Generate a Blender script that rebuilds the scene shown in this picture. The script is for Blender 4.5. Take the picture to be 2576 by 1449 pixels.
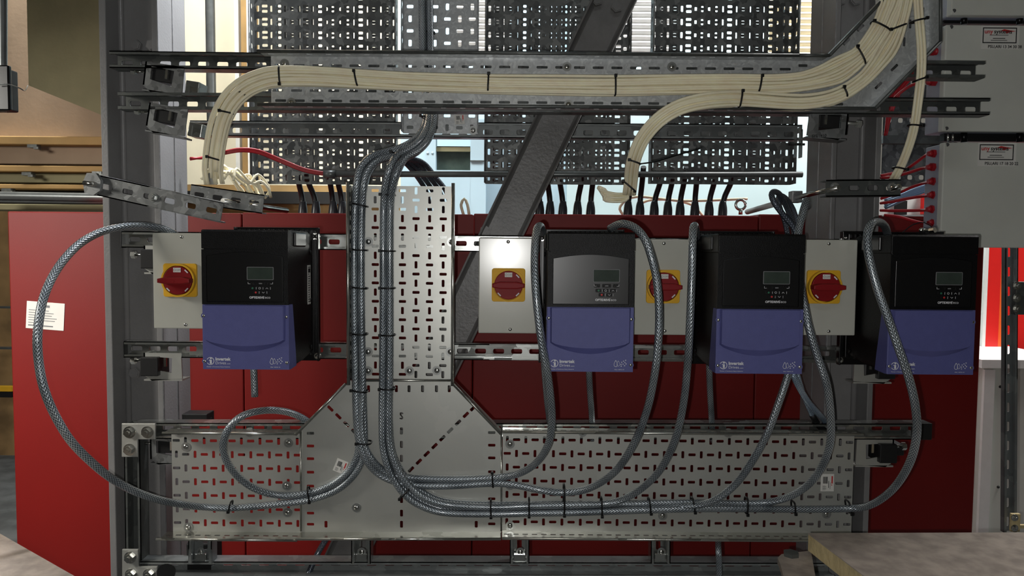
import bpy, bmesh, math, random
from mathutils import Vector, Matrix, Euler
from mathutils.geometry import tessellate_polygon
random.seed(7)
R = math.radians
for o in list(bpy.data.objects): bpy.data.objects.remove(o)
scene = bpy.context.scene
COL = scene.collection

# ------------------------------------------------------------------ camera
W_, H_, F_ = 2576.0, 1449.0, 1860.0
CAM = Vector((0, 0, 1.5))
RC = Matrix.Rotation(R(90 - 3.05), 3, 'X') @ Matrix.Rotation(R(0.45), 3, 'Z')
cd = bpy.data.cameras.new('camera'); cam = bpy.data.objects.new('camera', cd); COL.objects.link(cam)
cd.sensor_width = 36; cd.lens = 36 * F_ / W_; cd.clip_start = 0.05
cam.location = CAM; cam.rotation_euler = RC.to_euler()
scene.camera = cam
scene.view_settings.view_transform = 'Standard'; scene.view_settings.look = 'None'
scene.view_settings.gamma = 1; scene.view_settings.use_curve_mapping = False
scene.view_settings.exposure = 0.0

def P(px, py, Y):
    """world point on the vertical plane at distance Y seen at photo pixel px,py"""
    d = RC @ Vector(((px - W_/2) / F_, -(py - H_/2) / F_, -1))
    return CAM + d * (Y / d.y)
def PZ(px, py, Z):
    d = RC @ Vector(((px - W_/2) / F_, -(py - H_/2) / F_, -1))
    return CAM + d * ((Z - CAM.z) / d.z)

# ------------------------------------------------------------------ world and lights
wd = bpy.data.worlds.new('world'); scene.world = wd; wd.use_nodes = True
bg = wd.node_tree.nodes['Background']
bg.inputs[0].default_value = (0.86, 0.9, 0.97, 1); bg.inputs[1].default_value = 0.10

def lamp(name, kind, loc, power, size=None, color=(1, 1, 1), target=None, sy=None, spread=None):
    l = bpy.data.lights.new(name, kind); l.energy = power; l.color = color
    o = bpy.data.objects.new(name, l); COL.objects.link(o); o.location = loc
    if kind == 'AREA':
        l.shape = 'RECTANGLE'; l.size = size; l.size_y = sy or size
        if spread: l.spread = spread
    elif size: l.shadow_soft_size = size
    if target is not None:
        o.rotation_euler = (Vector(target) - Vector(loc)).to_track_quat('-Z', 'Y').to_euler()
    return o
# phone flash right beside the lens
lamp('flash_light', 'POINT', (-0.028, 0.0, 1.482), 29, size=0.005, color=(1.0, 0.99, 0.965))
# hall lights above the visitor and beyond, plus added fills for cabinet and column
lamp('cabinet_fill_light', 'AREA', (-2.5, 0.9, 2.1), 17, size=0.6, sy=0.4, color=(1, .96, .88), target=(-1.75, 2.5, 0.9), spread=R(90))  # added unseen lamp, set low and narrow to brighten the left red cabinet
lamp('front_light', 'AREA', (0.2, -1.2, 4.2), 7, size=2.4, sy=0.5, color=(.93, .97, 1), target=(0.2, 2.0, 1.4))
lamp('hall_light', 'AREA', (0.3, 3.2, 4.4), 85, size=3.6, sy=0.6, color=(.93, .98, 1), target=(0.3, 4.5, 2.0), spread=R(110))
lamp('hall_light', 'AREA', (-1.9, 3.2, 3.9), 135, size=0.8, sy=0.6, color=(1, .98, .9), target=(-1.9, 4.5, 2.0), spread=R(120))
lamp('column_fill_light', 'AREA', (-0.35, 2.25, 3.3), 8, size=0.25, sy=0.25, color=(.93, .96, 1), target=(-0.95, 2.02, 2.15), spread=R(50))  # added unseen lamp, aimed to brighten the left column's inner flange
lamp('right_light', 'AREA', (2.9, 2.9, 3.6), 120, size=0.8, sy=0.6, color=(1, .97, .95), target=(3.2, 4.0, 1.2))

# ------------------------------------------------------------------ materials
def srgb(r, g, b):
    f = lambda c: (c/255/12.92) if c/255 <= .04045 else ((c/255 + .055)/1.055) ** 2.4
    return (f(r), f(g), f(b), 1)
def nodes(name):
    m = bpy.data.materials.new(name); m.use_nodes = True
    nt = m.node_tree; b = nt.nodes['Principled BSDF']; return m, nt, b
def N(nt, t, **kw):
    n = nt.nodes.new(t)
    for k, v in kw.items():
        if k.startswith('i_'):
            n.inputs[int(k[2:])].default_value = v
        else: setattr(n, k, v)
    return n
def ramp(nt, fac, stops):
    r = nt.nodes.new('ShaderNodeValToRGB'); e = r.color_ramp.elements
    while len(e) < len(stops): e.new(0.5)
    for i, (p, c) in enumerate(stops): e[i].position = p; e[i].color = c
    nt.links.new(fac, r.inputs[0]); return r
def M_(name, col, rough=.5, metal=0, var=.12, scale=30, bump=0, bscale=200, coat=0, spec=.5):
    m, nt, b = nodes(name)
    tc = N(nt, 'ShaderNodeTexCoord')
    nz = N(nt, 'ShaderNodeTexNoise'); nz.inputs['Scale'].default_value = scale; nz.inputs['Detail'].default_value = 4
    nt.links.new(tc.outputs['Object'], nz.inputs['Vector'])
    lo = tuple(c*(1-var) for c in col[:3]) + (1,); hi = tuple(min(1, c*(1+var)) for c in col[:3]) + (1,)
    r = ramp(nt, nz.outputs['Fac'], [(.35, lo), (.65, hi)])
    nt.links.new(r.outputs[0], b.inputs['Base Color'])
    b.inputs['Roughness'].default_value = rough; b.inputs['Metallic'].default_value = metal
    b.inputs['Coat Weight'].default_value = coat; b.inputs['Specular IOR Level'].default_value = spec
    if bump:
        n2 = N(nt, 'ShaderNodeTexNoise'); n2.inputs['Scale'].default_value = bscale; n2.inputs['Detail'].default_value = 3
        nt.links.new(tc.outputs['Object'], n2.inputs['Vector'])
        bp = N(nt, 'ShaderNodeBump'); bp.inputs['Strength'].default_value = bump; bp.inputs['Distance'].default_value = .002
        nt.links.new(n2.outputs['Fac'], bp.inputs['Height']); nt.links.new(bp.outputs[0], b.inputs['Normal'])
    return m
def galv(name, lo, hi, rough=.38, metal=.75, scale=70, stretch=(1, 1, 1)):
    """galvanised sheet: voronoi spangle patches"""
    m, nt, b = nodes(name)
    tc = N(nt, 'ShaderNodeTexCoord'); mp = N(nt, 'ShaderNodeMapping'); mp.inputs['Scale'].default_value = stretch
    nt.links.new(tc.outputs['Object'], mp.inputs[0])
    nz = N(nt, 'ShaderNodeTexNoise'); nz.inputs['Scale'].default_value = 25
    nt.links.new(mp.outputs[0], nz.inputs['Vector'])
    mx = N(nt, 'ShaderNodeMixRGB', blend_type='LINEAR_LIGHT'); mx.inputs[0].default_value = .03
    nt.links.new(mp.outputs[0], mx.inputs[1]); nt.links.new(nz.outputs['Color'], mx.inputs[2])
    v = N(nt, 'ShaderNodeTexVoronoi'); v.inputs['Scale'].default_value = scale
    nt.links.new(mx.outputs[0], v.inputs['Vector'])
    sp = N(nt, 'ShaderNodeSeparateColor'); nt.links.new(v.outputs['Color'], sp.inputs[0])
    r = ramp(nt, sp.outputs[0], [(0, lo), (.7, tuple((a+c)/2 for a, c in zip(lo, hi))), (1, hi)])
    nt.links.new(r.outputs[0], b.inputs['Base Color'])
    rr = N(nt, 'ShaderNodeMapRange'); rr.inputs[3].default_value = rough-(.02 if scale < 10 else .08); rr.inputs[4].default_value = rough+(.03 if scale < 10 else .1)
    nt.links.new(sp.outputs[1], rr.inputs[0]); nt.links.new(rr.outputs[0], b.inputs['Roughness'])
    b.inputs['Metallic'].default_value = metal
    return m
def braid(name, dark, light, blue):
    m, nt, b = nodes(name)
    tc = N(nt, 'ShaderNodeTexCoord'); sp = N(nt, 'ShaderNodeSeparateXYZ'); nt.links.new(tc.outputs['UV'], sp.inputs[0])
    def mth(op, a, c=None, d=None):
        n = N(nt, 'ShaderNodeMath', operation=op)
        for i, x in enumerate((a, c, d)):
            if x is None: continue
            if isinstance(x, (int, float)): n.inputs[i].default_value = x
            else: nt.links.new(x, n.inputs[i])
        return n.outputs[0]
    u = mth('MULTIPLY', sp.outputs[0], 10.0); v = mth('MULTIPLY', sp.outputs[1], 1.0)
    A = mth('SINE', mth('MULTIPLY', mth('ADD', u, v), 2*math.pi)); B = mth('SINE', mth('MULTIPLY', mth('SUBTRACT', u, v), 2*math.pi))
    over = mth('GREATER_THAN', mth('SINE', mth('MULTIPLY', u, 2*math.pi)), 0)
    s1 = mth('MULTIPLY', A, over); s2 = mth('MULTIPLY', B, mth('SUBTRACT', 1, over))
    chev = mth('ADD', s1, s2)
    lat = mth('MAXIMUM', mth('ADD', chev, .1), mth('MULTIPLY', mth('MAXIMUM', A, B), .3))
    nz = N(nt, 'ShaderNodeTexNoise'); nz.inputs['Scale'].default_value = 14
    nt.links.new(tc.outputs['Object'], nz.inputs['Vector'])
    f = mth('MULTIPLY', mth('ADD', mth('MULTIPLY', lat, .5), .35), mth('ADD', nz.outputs['Fac'], .5))
    r = ramp(nt, f, [(.15, dark), (.5, blue), (.9, light)])
    nt.links.new(r.outputs[0], b.inputs['Base Color'])
    b.inputs['Metallic'].default_value = .65; b.inputs['Roughness'].default_value = .33
    b.inputs['Coat Weight'].default_value = .6; b.inputs['Coat Roughness'].default_value = .12
    bp = N(nt, 'ShaderNodeBump'); bp.inputs['Strength'].default_value = .5; bp.inputs['Distance'].default_value = .001
    nt.links.new(lat, bp.inputs['Height']); nt.links.new(bp.outputs[0], b.inputs['Normal'])
    return m
def emit(name, col, s):
    m, nt, b = nodes(name); b.inputs['Base Color'].default_value = col
    b.inputs['Emission Color'].default_value = col; b.inputs['Emission Strength'].default_value = s
    return m
def planks(name, col):
    return M_(name, col, .8, var=.25, scale=6)

MAT = dict(
 red=M_('red_powder_coat', srgb(116, 13, 9), .5, var=.05, scale=3, bump=.12, bscale=900, spec=.35),
 darkred=M_('switch_red', srgb(135, 16, 22), .55, var=.03, spec=.3),
 yellow=M_('switch_yellow', srgb(228, 176, 44), .55, var=.03, spec=.3),
 ral=M_('enclosure_grey', srgb(190, 190, 180), .21, var=.02, scale=12),
 boxgrey=M_('enclosure_grey_matte', srgb(206, 207, 199), .55, var=.03, scale=8),
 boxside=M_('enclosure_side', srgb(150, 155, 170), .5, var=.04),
 steel=M_('column_paint', srgb(126, 125, 125), .42, var=.07, scale=7, bump=.25, bscale=160),
 brace=M_('brace_paint', srgb(112, 111, 110), .42, var=.12, scale=16, bump=.45, bscale=130),
 edge=M_('worn_steel_edge', srgb(140, 140, 142), .45, metal=.3, var=.2, scale=50),
 tray=galv('zinc_tray', srgb(206, 207, 201), srgb(211, 211, 205), .41, .7, 9),
 traylip=galv('zinc_lip', srgb(170, 170, 162), srgb(205, 205, 198), .25, .9, 12),
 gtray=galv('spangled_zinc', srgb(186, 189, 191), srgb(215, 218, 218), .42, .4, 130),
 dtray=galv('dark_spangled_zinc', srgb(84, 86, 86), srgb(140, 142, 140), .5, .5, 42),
 strut=galv('strut_zinc', srgb(128, 132, 132), srgb(152, 156, 155), .38, .45, 22),
 strutdk=galv('strut_dark', srgb(84, 87, 86), srgb(108, 111, 108), .42, .45, 28),
 strutb=galv('strut_bright', srgb(165, 168, 165), srgb(210, 212, 208), .25, .9, 16),
 cast=galv('cast_clamp', srgb(120, 122, 122), srgb(160, 162, 162), .45, .7, 60),
 chrome=M_('bright_zinc', srgb(215, 215, 210), .22, 1, var=.08, scale=90),
 washer=M_('washer_steel', srgb(190, 192, 190), .32, .85, var=.05),
 black=M_('black_housing', srgb(11, 11, 12), .42, var=.15, scale=120, bump=.35, bscale=650, spec=.25),
 gloss=M_('black_panel', srgb(12, 12, 14), .33, var=.05, scale=5, spec=.6),
 rubber=M_('black_rubber', srgb(16, 16, 17), .55, var=.1),
 blkcable=M_('black_cable', srgb(22, 22, 25), .42, var=.2, scale=40),
 boot=M_('shrink_boot', srgb(52, 54, 60), .3, var=.15, scale=60),
 alu=M_('black_heatsink', srgb(18, 18, 19), .3, .4, var=.1),
 blue=M_('blue_cover', srgb(88, 91, 148), .52, var=.03, scale=60, bump=.3, bscale=800),
 ink=M_('white_print', srgb(225, 225, 228), .6, var=.01),
 inkgrey=M_('grey_print', srgb(120, 120, 122), .6, var=.01),
 inkblack=M_('black_print', srgb(28, 28, 30), .6, var=.01),
 inkred=M_('red_print', srgb(200, 50, 50), .6, var=.01),
 green=M_('green_print', srgb(40, 110, 80), .6, var=.01),
 lcd=M_('lcd_glass', srgb(58, 68, 62), .12, var=.1, scale=40, spec=.9),
 paper=M_('paper_label', srgb(222, 220, 214), .6, var=.02),
 cream=M_('cream_pvc', srgb(255, 243, 212), .42, var=.05, scale=30),
 redcable=M_('red_cable', srgb(165, 22, 34), .42, var=.08),
 tie=M_('black_nylon', srgb(12, 12, 13), .4, var=.1),
 board=M_('dirty_board', srgb(166, 154, 143), .9, var=.2, scale=26, bump=.5, bscale=60),
 boardedge=M_('board_core', srgb(205, 186, 140), .9, var=.12, scale=40, bump=.8, bscale=90),
 plaster=M_('pink_plaster', srgb(146, 126, 106), .9, var=.08, scale=5, bump=.2, bscale=50),
 olive=M_('olive_plaster', srgb(128, 122, 92), .8, var=.14, scale=4, bump=.2, bscale=60),
 timber=M_('ochre_timber', srgb(166, 134, 86), .8, var=.12, scale=7),
 creamwall=M_('cream_wall', srgb(238, 230, 205), .8, var=.05, scale=4),
 whitewall=M_('white_partition', srgb(196, 218, 220), .6, var=.03, scale=3),
 palewall=M_('pale_blue_panel', srgb(176, 200, 212), .5, var=.03, scale=3),
 concrete=M_('concrete_floor', srgb(96, 98, 98), .8, var=.3, scale=7),
 hallwall=M_('hall_wall', srgb(150, 148, 140), .9, var=.08, scale=2),
 brown=M_('brown_shelf', srgb(150, 120, 80), .8, var=.3, scale=5),
 pipe=M_('painted_conduit', srgb(112, 116, 116), .38, .6, var=.1),
 braid=braid('braided_cable', srgb(78, 86, 94), srgb(232, 238, 242), srgb(112, 122, 130)),
 braidblue=braid('braided_cable_blue', srgb(84, 104, 128), srgb(236, 244, 252), srgb(150, 176, 204)),
 braiddk=braid('braided_cable_dark', srgb(26, 30, 40), srgb(150, 158, 170), srgb(58, 66, 80)),
 orange=M_('orange_panel', srgb(240, 100, 40), .4, var=.02), brightred=M_('bright_red_panel', srgb(225, 40, 36), .35, var=.02),
 white=M_('white_paint', srgb(235, 235, 232), .4, var=.02), black_=M_('matte_black', srgb(14, 14, 15), .6, var=.1),
 mullion=M_('white_mullion', srgb(235, 236, 232), .5, var=.03),
)

# ------------------------------------------------------------------ mesh helpers
ORG = {}
class MB:
    def __init__(s, uv=False):
        s.bm = bmesh.new(); s.uvl = s.bm.loops.layers.uv.new('UVMap') if uv else None
        s.M = Matrix.Identity(4)
    def v(s, p): return s.bm.verts.new(s.M @ Vector(p))
    def f(s, vs, smooth=False):
        try:
            fc = s.bm.faces.new(vs); fc.smooth = smooth; return fc
        except ValueError: return None
    def box(s, a, b, bev=0, seg=2):
        x0, y0, z0 = [min(i, j) for i, j in zip(a, b)]; x1, y1, z1 = [max(i, j) for i, j in zip(a, b)]
        vs = [s.v(p) for p in ((x0,y0,z0),(x1,y0,z0),(x1,y1,z0),(x0,y1,z0),(x0,y0,z1),(x1,y0,z1),(x1,y1,z1),(x0,y1,z1))]
        fs = [s.f([vs[i] for i in q]) for q in ((0,3,2,1),(4,5,6,7),(0,1,5,4),(1,2,6,5),(2,3,7,6),(3,0,4,7))]
        if bev:
            es = list({e for f in fs for e in f.edges})
            bmesh.ops.bevel(s.bm, geom=es, offset=bev, segments=seg, affect='EDGES', profile=.5, clamp_overlap=True)
        return s
    def prism(s, pts, axis, a, b, bev=0, cap=True):
        """pts 2-D polygon; extruded along axis from a to b. axis 'y': pts=(x,z); 'x': pts=(y,z); 'z': pts=(x,y)"""
        def q(p, t):
            return {'y': (p[0], t, p[1]), 'x': (t, p[0], p[1]), 'z': (p[0], p[1], t)}[axis]
        A = [s.v(q(p, a)) for p in pts]; B = [s.v(q(p, b)) for p in pts]; n = len(pts); fs = []
        fs.append(s.f(A)); fs.append(s.f(B[::-1]))
        for i in range(n): fs.append(s.f([A[i], B[i], B[(i+1) % n], A[(i+1) % n]]))
        fs = [f for f in fs if f]
        bmesh.ops.recalc_face_normals(s.bm, faces=fs)
        if bev:
            es = list({e for f in fs[:1] for e in f.edges})
            bmesh.ops.bevel(s.bm, geom=es, offset=bev, segments=2, affect='EDGES', profile=.5)
        return s
    def cyl(s, p0, p1, r, r1=None, seg=16, smooth=True):
        p0, p1 = Vector(p0), Vector(p1); d = (p1 - p0).normalized(); r1 = r if r1 is None else r1
        a = d.orthogonal().normalized(); b = d.cross(a)
        A, B = [], []
        for i in range(seg):
            t = 2*math.pi*(i + .5)/seg; w = a*math.cos(t) + b*math.sin(t)
            A.append(s.v(p0 + w*r)); B.append(s.v(p1 + w*r1))
        for i in range(seg): s.f([A[i], A[(i+1) % seg], B[(i+1) % seg], B[i]], smooth)
        s.f(A[::-1]); s.f(B); return s
    def hexa(s, p0, p1, r): return s.cyl(p0, p1, r, seg=6, smooth=False)
    def dome(s, c, n, r, h, seg=14, rings=4):
        c, n = Vector(c), Vector(n).normalized(); a = n.orthogonal().normalized(); b = n.cross(a); prev = None
        for k in range(rings):
            t = k/rings*math.pi/2; rr, hh = r*math.cos(t), h*math.sin(t)
            ring = [s.v(c + (a*math.cos(2*math.pi*i/seg) + b*math.sin(2*math.pi*i/seg))*rr + n*hh) for i in range(seg)]
            if prev:
                for i in range(seg): s.f([prev[i], prev[(i+1) % seg], ring[(i+1) % seg], ring[i]], True)
            prev = ring
        top = s.v(c + n*h)
        for i in range(seg): s.f([prev[i], prev[(i+1) % seg], top], True)
        return s
    def tube(s, pts, r, seg=12, cap=True, vscale=None):
        pts = [Vector(p) for p in pts]; n = len(pts); T = []
        for i in range(n): T.append((pts[min(i+1, n-1)] - pts[max(i-1, 0)]).normalized())
        a = T[0].cross(Vector((0, 1, 0)))
        a = (a if a.length > .1 else T[0].orthogonal()).normalized(); rings = []; L = 0
        rr = r if callable(r) else (lambda t: r)
        for i in range(n):
            if i: L += (pts[i]-pts[i-1]).length
            a = (a - T[i]*a.dot(T[i])).normalized(); b = T[i].cross(a)
            q = rr(i/(n-1))
            rings.append(([s.v(pts[i] + (a*math.cos(2*math.pi*k/seg) + b*math.sin(2*math.pi*k/seg))*q) for k in range(seg)], L))
        R0 = rr(.5)
        for i in range(n-1):
            A, l0 = rings[i]; B, l1 = rings[i+1]
            for k in range(seg):
                fc = s.f([A[k], A[(k+1) % seg], B[(k+1) % seg], B[k]], True)
                if s.uvl and fc:
                    c = vscale or 1/(R0*2*math.pi/10*1.5)
                    for lp, uv in zip(fc.loops, ((k/seg, l0*c), ((k+1)/seg, l0*c), ((k+1)/seg, l1*c), (k/seg, l1*c))): lp[s.uvl].uv = uv
        if cap: s.f(rings[0][0][::-1]); s.f(rings[-1][0])
        return s
    def cell(s, fn, u0, u1, v0, v1, hole=None, th=.0015):
        """one plate cell with an optional rounded slot (cu,cv,w,h); fn(u,v,w)->3-D"""
        C = [(u1, v1), (u0, v1), (u0, v0), (u1, v0)]
        cf = [s.v(fn(u, v, 0)) for u, v in C]; cb = [s.v(fn(u, v, th)) for u, v in C]
        if not hole:
            s.f(cf); s.f(cb[::-1]); return
        cu, cv, w, h = hole; w /= 2; h /= 2; r = min(w, h)*.62; H = []
        for q, (sx, sy) in enumerate(((1, 1), (-1, 1), (-1, -1), (1, -1))):
            ox, oy = cu + sx*(w-r), cv + sy*(h-r)
            for k in range(4):
                t = math.pi/2*q + math.pi/2*k/3
                H.append((ox + r*math.cos(t), oy + r*math.sin(t)))
        hf = [s.v(fn(u, v, 0)) for u, v in H]; hb = [s.v(fn(u, v, th)) for u, v in H]
        for q in range(4):
            for k in range(3):
                i = q*4+k
                s.f([cf[q], hf[i+1], hf[i]][::-1]); s.f([cb[q], hb[i+1], hb[i]])
            i = q*4+3; j = (i+1) % 16; qn = (q+1) % 4
            s.f([cf[q], hf[i], hf[j], cf[qn]][::-1] if False else [cf[q], cf[qn], hf[j], hf[i]]); s.f([cb[qn], cb[q], hb[i], hb[j]])
        for i in range(16):
            j = (i+1) % 16; s.f([hf[i], hf[j], hb[j], hb[i]])
    def plate(s, outer, holes, fn, th=.0015):
        """flat plate of any outline with holes; 2-D loops; fn(u,v,w)->3-D"""
        loops = [outer] + holes
        tris = tessellate_polygon([[Vector((u, v, 0)) for u, v in L] for L in loops])
        flat = [p for L in loops for p in L]
        A = [s.v(fn(u, v, 0)) for u, v in flat]; B = [s.v(fn(u, v, th)) for u, v in flat]
        for t in tris: s.f([A[i] for i in t]); s.f([B[i] for i in t][::-1])
        k = 0
        for L in loops:
            n = len(L)
            for i in range(n): s.f([A[k+i], A[k+(i+1) % n], B[k+(i+1) % n], B[k+i]])
            k += n
        bmesh.ops.recalc_face_normals(s.bm, faces=list(s.bm.faces)); return s
    def text(s, txt, size, fn, align='LEFT', bold=0, ext=.0002):
        """lettering raised a hair; fn(u,v,w)->3-D"""
        c = bpy.data.curves.new('t', 'FONT'); c.body = txt; c.size = size; c.align_x = align; c.offset = bold; c.resolution_u = 3
        o = bpy.data.objects.new('t', c); COL.objects.link(o)
        bpy.context.view_layer.update()
        me = bpy.data.meshes.new_from_object(o.evaluated_get(bpy.context.evaluated_depsgraph_get()))
        vs = [s.v(fn(p.co.x, p.co.y, -ext)) for p in me.vertices]
        for pl in me.polygons: s.f([vs[i] for i in pl.vertices])
        bpy.data.objects.remove(o); bpy.data.meshes.remove(me); bpy.data.curves.remove(c); return s
    def build(s, name, mat, parent=None, origin=None, label=None, smooth=False):
        bm = s.bm
        bmesh.ops.recalc_face_normals(bm, faces=list(bm.faces)) if getattr(s, 'fix', True) else None
        if parent is not None: org = ORG[parent.name]
        elif origin is not None: org = Vector(origin)
        else:
            xs = [v.co for v in bm.verts]
            lo = Vector([min(c[i] for c in xs) for i in range(3)]); hi = Vector([max(c[i] for c in xs) for i in range(3)])
            org = Vector(((lo.x+hi.x)/2, (lo.y+hi.y)/2, lo.z))
        for v in bm.verts: v.co -= org
        me = bpy.data.meshes.new(name); bm.to_mesh(me); bm.free()
        if smooth: me.shade_smooth(); me.set_sharp_from_angle(angle=R(35))
        me.materials.append(MAT[mat] if isinstance(mat, str) else mat)
        o = bpy.data.objects.new(name, me); COL.objects.link(o); ORG[o.name] = org
        if parent is not None: o.parent = parent
        else: o.location = org
        if label: o['label'] = label
        return o
def thing(name, label, cat, loc, group=None):
    o = bpy.data.objects.new(name, None); COL.objects.link(o); o.location = loc; o.empty_display_size = .05
    o['label'] = label; o['category'] = cat; ORG[o.name] = Vector(loc)
    if group: o['group'] = group
    return o
def tag(o, label, cat, group=None, kind=None):
    o['label'] = label; o['category'] = cat
    if group: o['group'] = group
    if kind: o['kind'] = kind
    return o
def struct(name, m, mat, label=None):
    o = m.build(name, mat); o['kind'] = 'structure'
    if label: o['label'] = label
    return o
def smooth_path(pts, step=.012):
    """Catmull-Rom through 3-D points, resampled evenly"""
    pts = [Vector(p) for p in pts]; Q = [2*pts[0]-pts[1]] + pts + [2*pts[-1]-pts[-2]]; out = []
    for i in range(1, len(Q)-2):
        p0, p1, p2, p3 = Q[i-1:i+3]; n = max(2, int((p2-p1).length/step)+1)
        for k in range(n):
            t = k/n
            out.append(.5*((2*p1) + (p2-p0)*t + (2*p0-5*p1+4*p2-p3)*t*t + (3*p1-p0-3*p2+p3)*t**3))
    out.append(pts[-1]); return out
def pp(path, Y0=None):
    """list of (px,py,Y) -> world points"""
    return [P(x, y, Y) for x, y, Y in path]
def frame(p0, p1, out=(0, -1, 0)):
    """matrix: local x along p0->p1, local y away from the viewer side (−out), z up"""
    p0, p1 = Vector(p0), Vector(p1); x = (p1-p0).normalized(); y = -Vector(out); y = (y - x*y.dot(x)).normalized(); z = x.cross(y)
    m = Matrix((x, y, z)).transposed().to_4x4(); m.translation = p0; return m, (p1-p0).length
# ================================================================== the setting
def wbox(px0, py0, px1, py1, Y, d, m=None):
    """box whose front face (at distance Y) fills the pixel rectangle, d deep"""
    a = P((px0+px1)/2, py0, Y); b = P((px0+px1)/2, py1, Y)
    x0 = P(px0, (py0+py1)/2, Y).x; x1 = P(px1, (py0+py1)/2, Y).x
    m = m or MB(); m.box((x0, Y, b.z), (x1, Y+d, a.z)); return m
m = MB(); m.box((-6, -4, -.1), (6, 7, 0)); struct('floor', m, 'concrete')
m = MB(); m.box((-6, -4, 5.2), (6, 7, 5.3)); struct('ceiling', m, 'hallwall')
m = MB(); m.box((-6.1, -4, 0), (-6, 7, 5.2)); struct('wall_left', m, 'hallwall')
m = MB(); m.box((6, -4, 0), (6.1, 7, 5.2)); struct('wall_right', m, 'hallwall')
m = MB(); m.box((-6, 7, 0), (6, 7.1, 5.2)); struct('wall_back', m, 'hallwall')
m = MB(); m.box((-6, -4.1, 0), (6, -4, 5.2)); struct('wall_front', m, 'hallwall')

# bright partition walls beyond the trays
def wallrect(name, px0, px1, Y, mat, z0=0, z1=4.6, d=.08):
    m = MB(); m.box((P(px0, 600, Y).x, Y, z0), (P(px1, 600, Y).x, Y+d, z1)); return struct(name, m, mat)
wallrect('wall_cream', 440, 1010, 4.6, 'creamwall')
wallrect('wall_white', 1008, 1425, 4.5, 'palewall')
wallrect('wall_teal', 1425, 2150, 4.45, 'whitewall')
# ochre window posts and dark pipe against the cream wall
for i, (a, b, mt, Y) in enumerate(((612, 640, 'timber', 4.3), (596, 606, 'mullion', 4.32), (626, 636, 'mullion', 4.2))):
    o = wallrect('trim_%d' % (i+1), a, b, Y, mt, z0=1.1, d=.1)
m = MB(); m.cyl((P(531, 200, 4.2).x, 4.2, 1.3), (P(531, 200, 4.2).x, 4.2, 4.6), .026)
tag(m.build('downpipe', 'pipe', smooth=True), 'dark vertical pipe against the bright cream wall beyond the left column', 'pipe')
# horizontal ochre rail and brown beam low on the cream wall
t = thing('roof_beam', 'dark brown ledge beam with ochre trim low on the cream wall', 'beam', P(620, 530, 4.1))
wbox(440, 466, 1000, 482, 4.1, .1).build('trim_board', 'timber', t)
wbox(440, 482, 1000, 512, 4.05, .15).build('ledge', 'black_', t)
wbox(440, 512, 1000, 560, 4.1, .1).build('trim_board', 'timber', t)
# pale blue frame with dark opening behind the black cable bundle
t = thing('window_unit', 'pale blue window frame with a dark glazed opening behind the cable bundle', 'window', P(1140, 560, 4.3))
t['kind'] = 'structure'
m = MB()
for a in ((1070, 300, 1096, 600), (1183, 300, 1222, 600), (1096, 428, 1183, 600), (1096, 300, 1183, 345)): wbox(*a, 4.3, .08, m)
m.build('frame', 'palewall', t)
wbox(1096, 368, 1183, 428, 4.36, .05).build('dark_pane', 'lcd', t)
wbox(1096, 370, 1183, 381, 4.33, .02).build('blind', 'olive', t)
m = MB()
for px, py in ((1076, 385), (1088, 385), (1076, 250), (1088, 250)): m.dome(P(px, py, 4.3), (0, -1, 0), .008, .006)
m.build('rivet', 'palewall', t)
wbox(1183, 403, 1218, 406, 4.29, .012).build('latch_bar', 'pipe', t)
# corrugated white roof sheets seen through the gaps between the trays
for (a, b, lab) in ((1196, 1236, 'corrugated white sheet seen between the middle and right perforated trays'), (1580, 1640, 'corrugated white sheet with dim stripes seen right of the diagonal brace'), (1985, 2050, 'corrugated sheet with ochre stripes seen beside the right column')):
    Y = 4.0; x0, x1 = P(a, 60, Y).x, P(b, 60, Y).x; zt, zb = P(a, -40, Y).z, P(a, 150, Y).z
    m = MB(); n = 26
    prof = []
    for i in range(n+1):
        z = zb + (zt-zb)*i/n; prof.append((Y + (.018 if i % 2 else 0), z))
    prof2 = [(y+.02, z) for y, z in prof][::-1]
    m.prism(prof + prof2, 'x', x0-.1, x1+.1)
    tag(m.build('corrugated_sheet', 'white' if a != 1985 else 'creamwall'), lab, 'roof sheet')

# left: plaster pier, soffit, ochre beams
t = thing('concrete_pier', 'olive plaster pier with a sloping shaded underside left of the column', 'pier', P(160, 280, 3.0))
m = MB()
pa = [P(66, -60, 3.0), P(72, 215, 3.0), P(262, 292, 3.0), P(300, 292, 3.0), P(300, -60, 3.0)]
m.prism([(p.x, p.z) for p in pa], 'y', 3.0, 3.25); m.build('pier_body', 'olive', t)
wallrect('wall_plaster', -120, 420, 3.3, 'plaster', z0=P(0, 342, 3.3).z, z1=4.6)
def beam(name, y0, y1, Y, mt, lab, d=.14):
    m = MB(); a = P(-80, y0, Y); b = P(420, y1, Y); m.box((a.x, Y, b.z), (b.x, Y+d, a.z), .004); return tag(m.build(name, mt), lab, 'beam')
beam('timber_beam', 341, 366, 3.2, 'timber', 'ochre timber beam, uppermost of the stack above the left red cabinet')
beam('plaster_band', 366, 415, 3.26, 'plaster', 'wide pale pink band between the two upper ochre beams')
beam('timber_beam', 415, 434, 3.2, 'timber', 'second ochre timber beam down, above the left red cabinet')
beam('plaster_band', 434, 462, 3.26, 'olive', 'narrow pale band between the lower two ochre beams')
beam('timber_beam', 462, 477, 3.2, 'timber', 'lowest thin ochre timber beam just above the grey pipe')
beam('lower_ledge', 512, 531, 3.1, 'olive', 'pale olive ledge between the grey pipe and the left red cabinet')
beam('dark_board', 477, 512, 3.3, 'black_', 'dark backing board behind the grey horizontal pipe')  # matte black board set back behind the pipe pair
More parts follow.
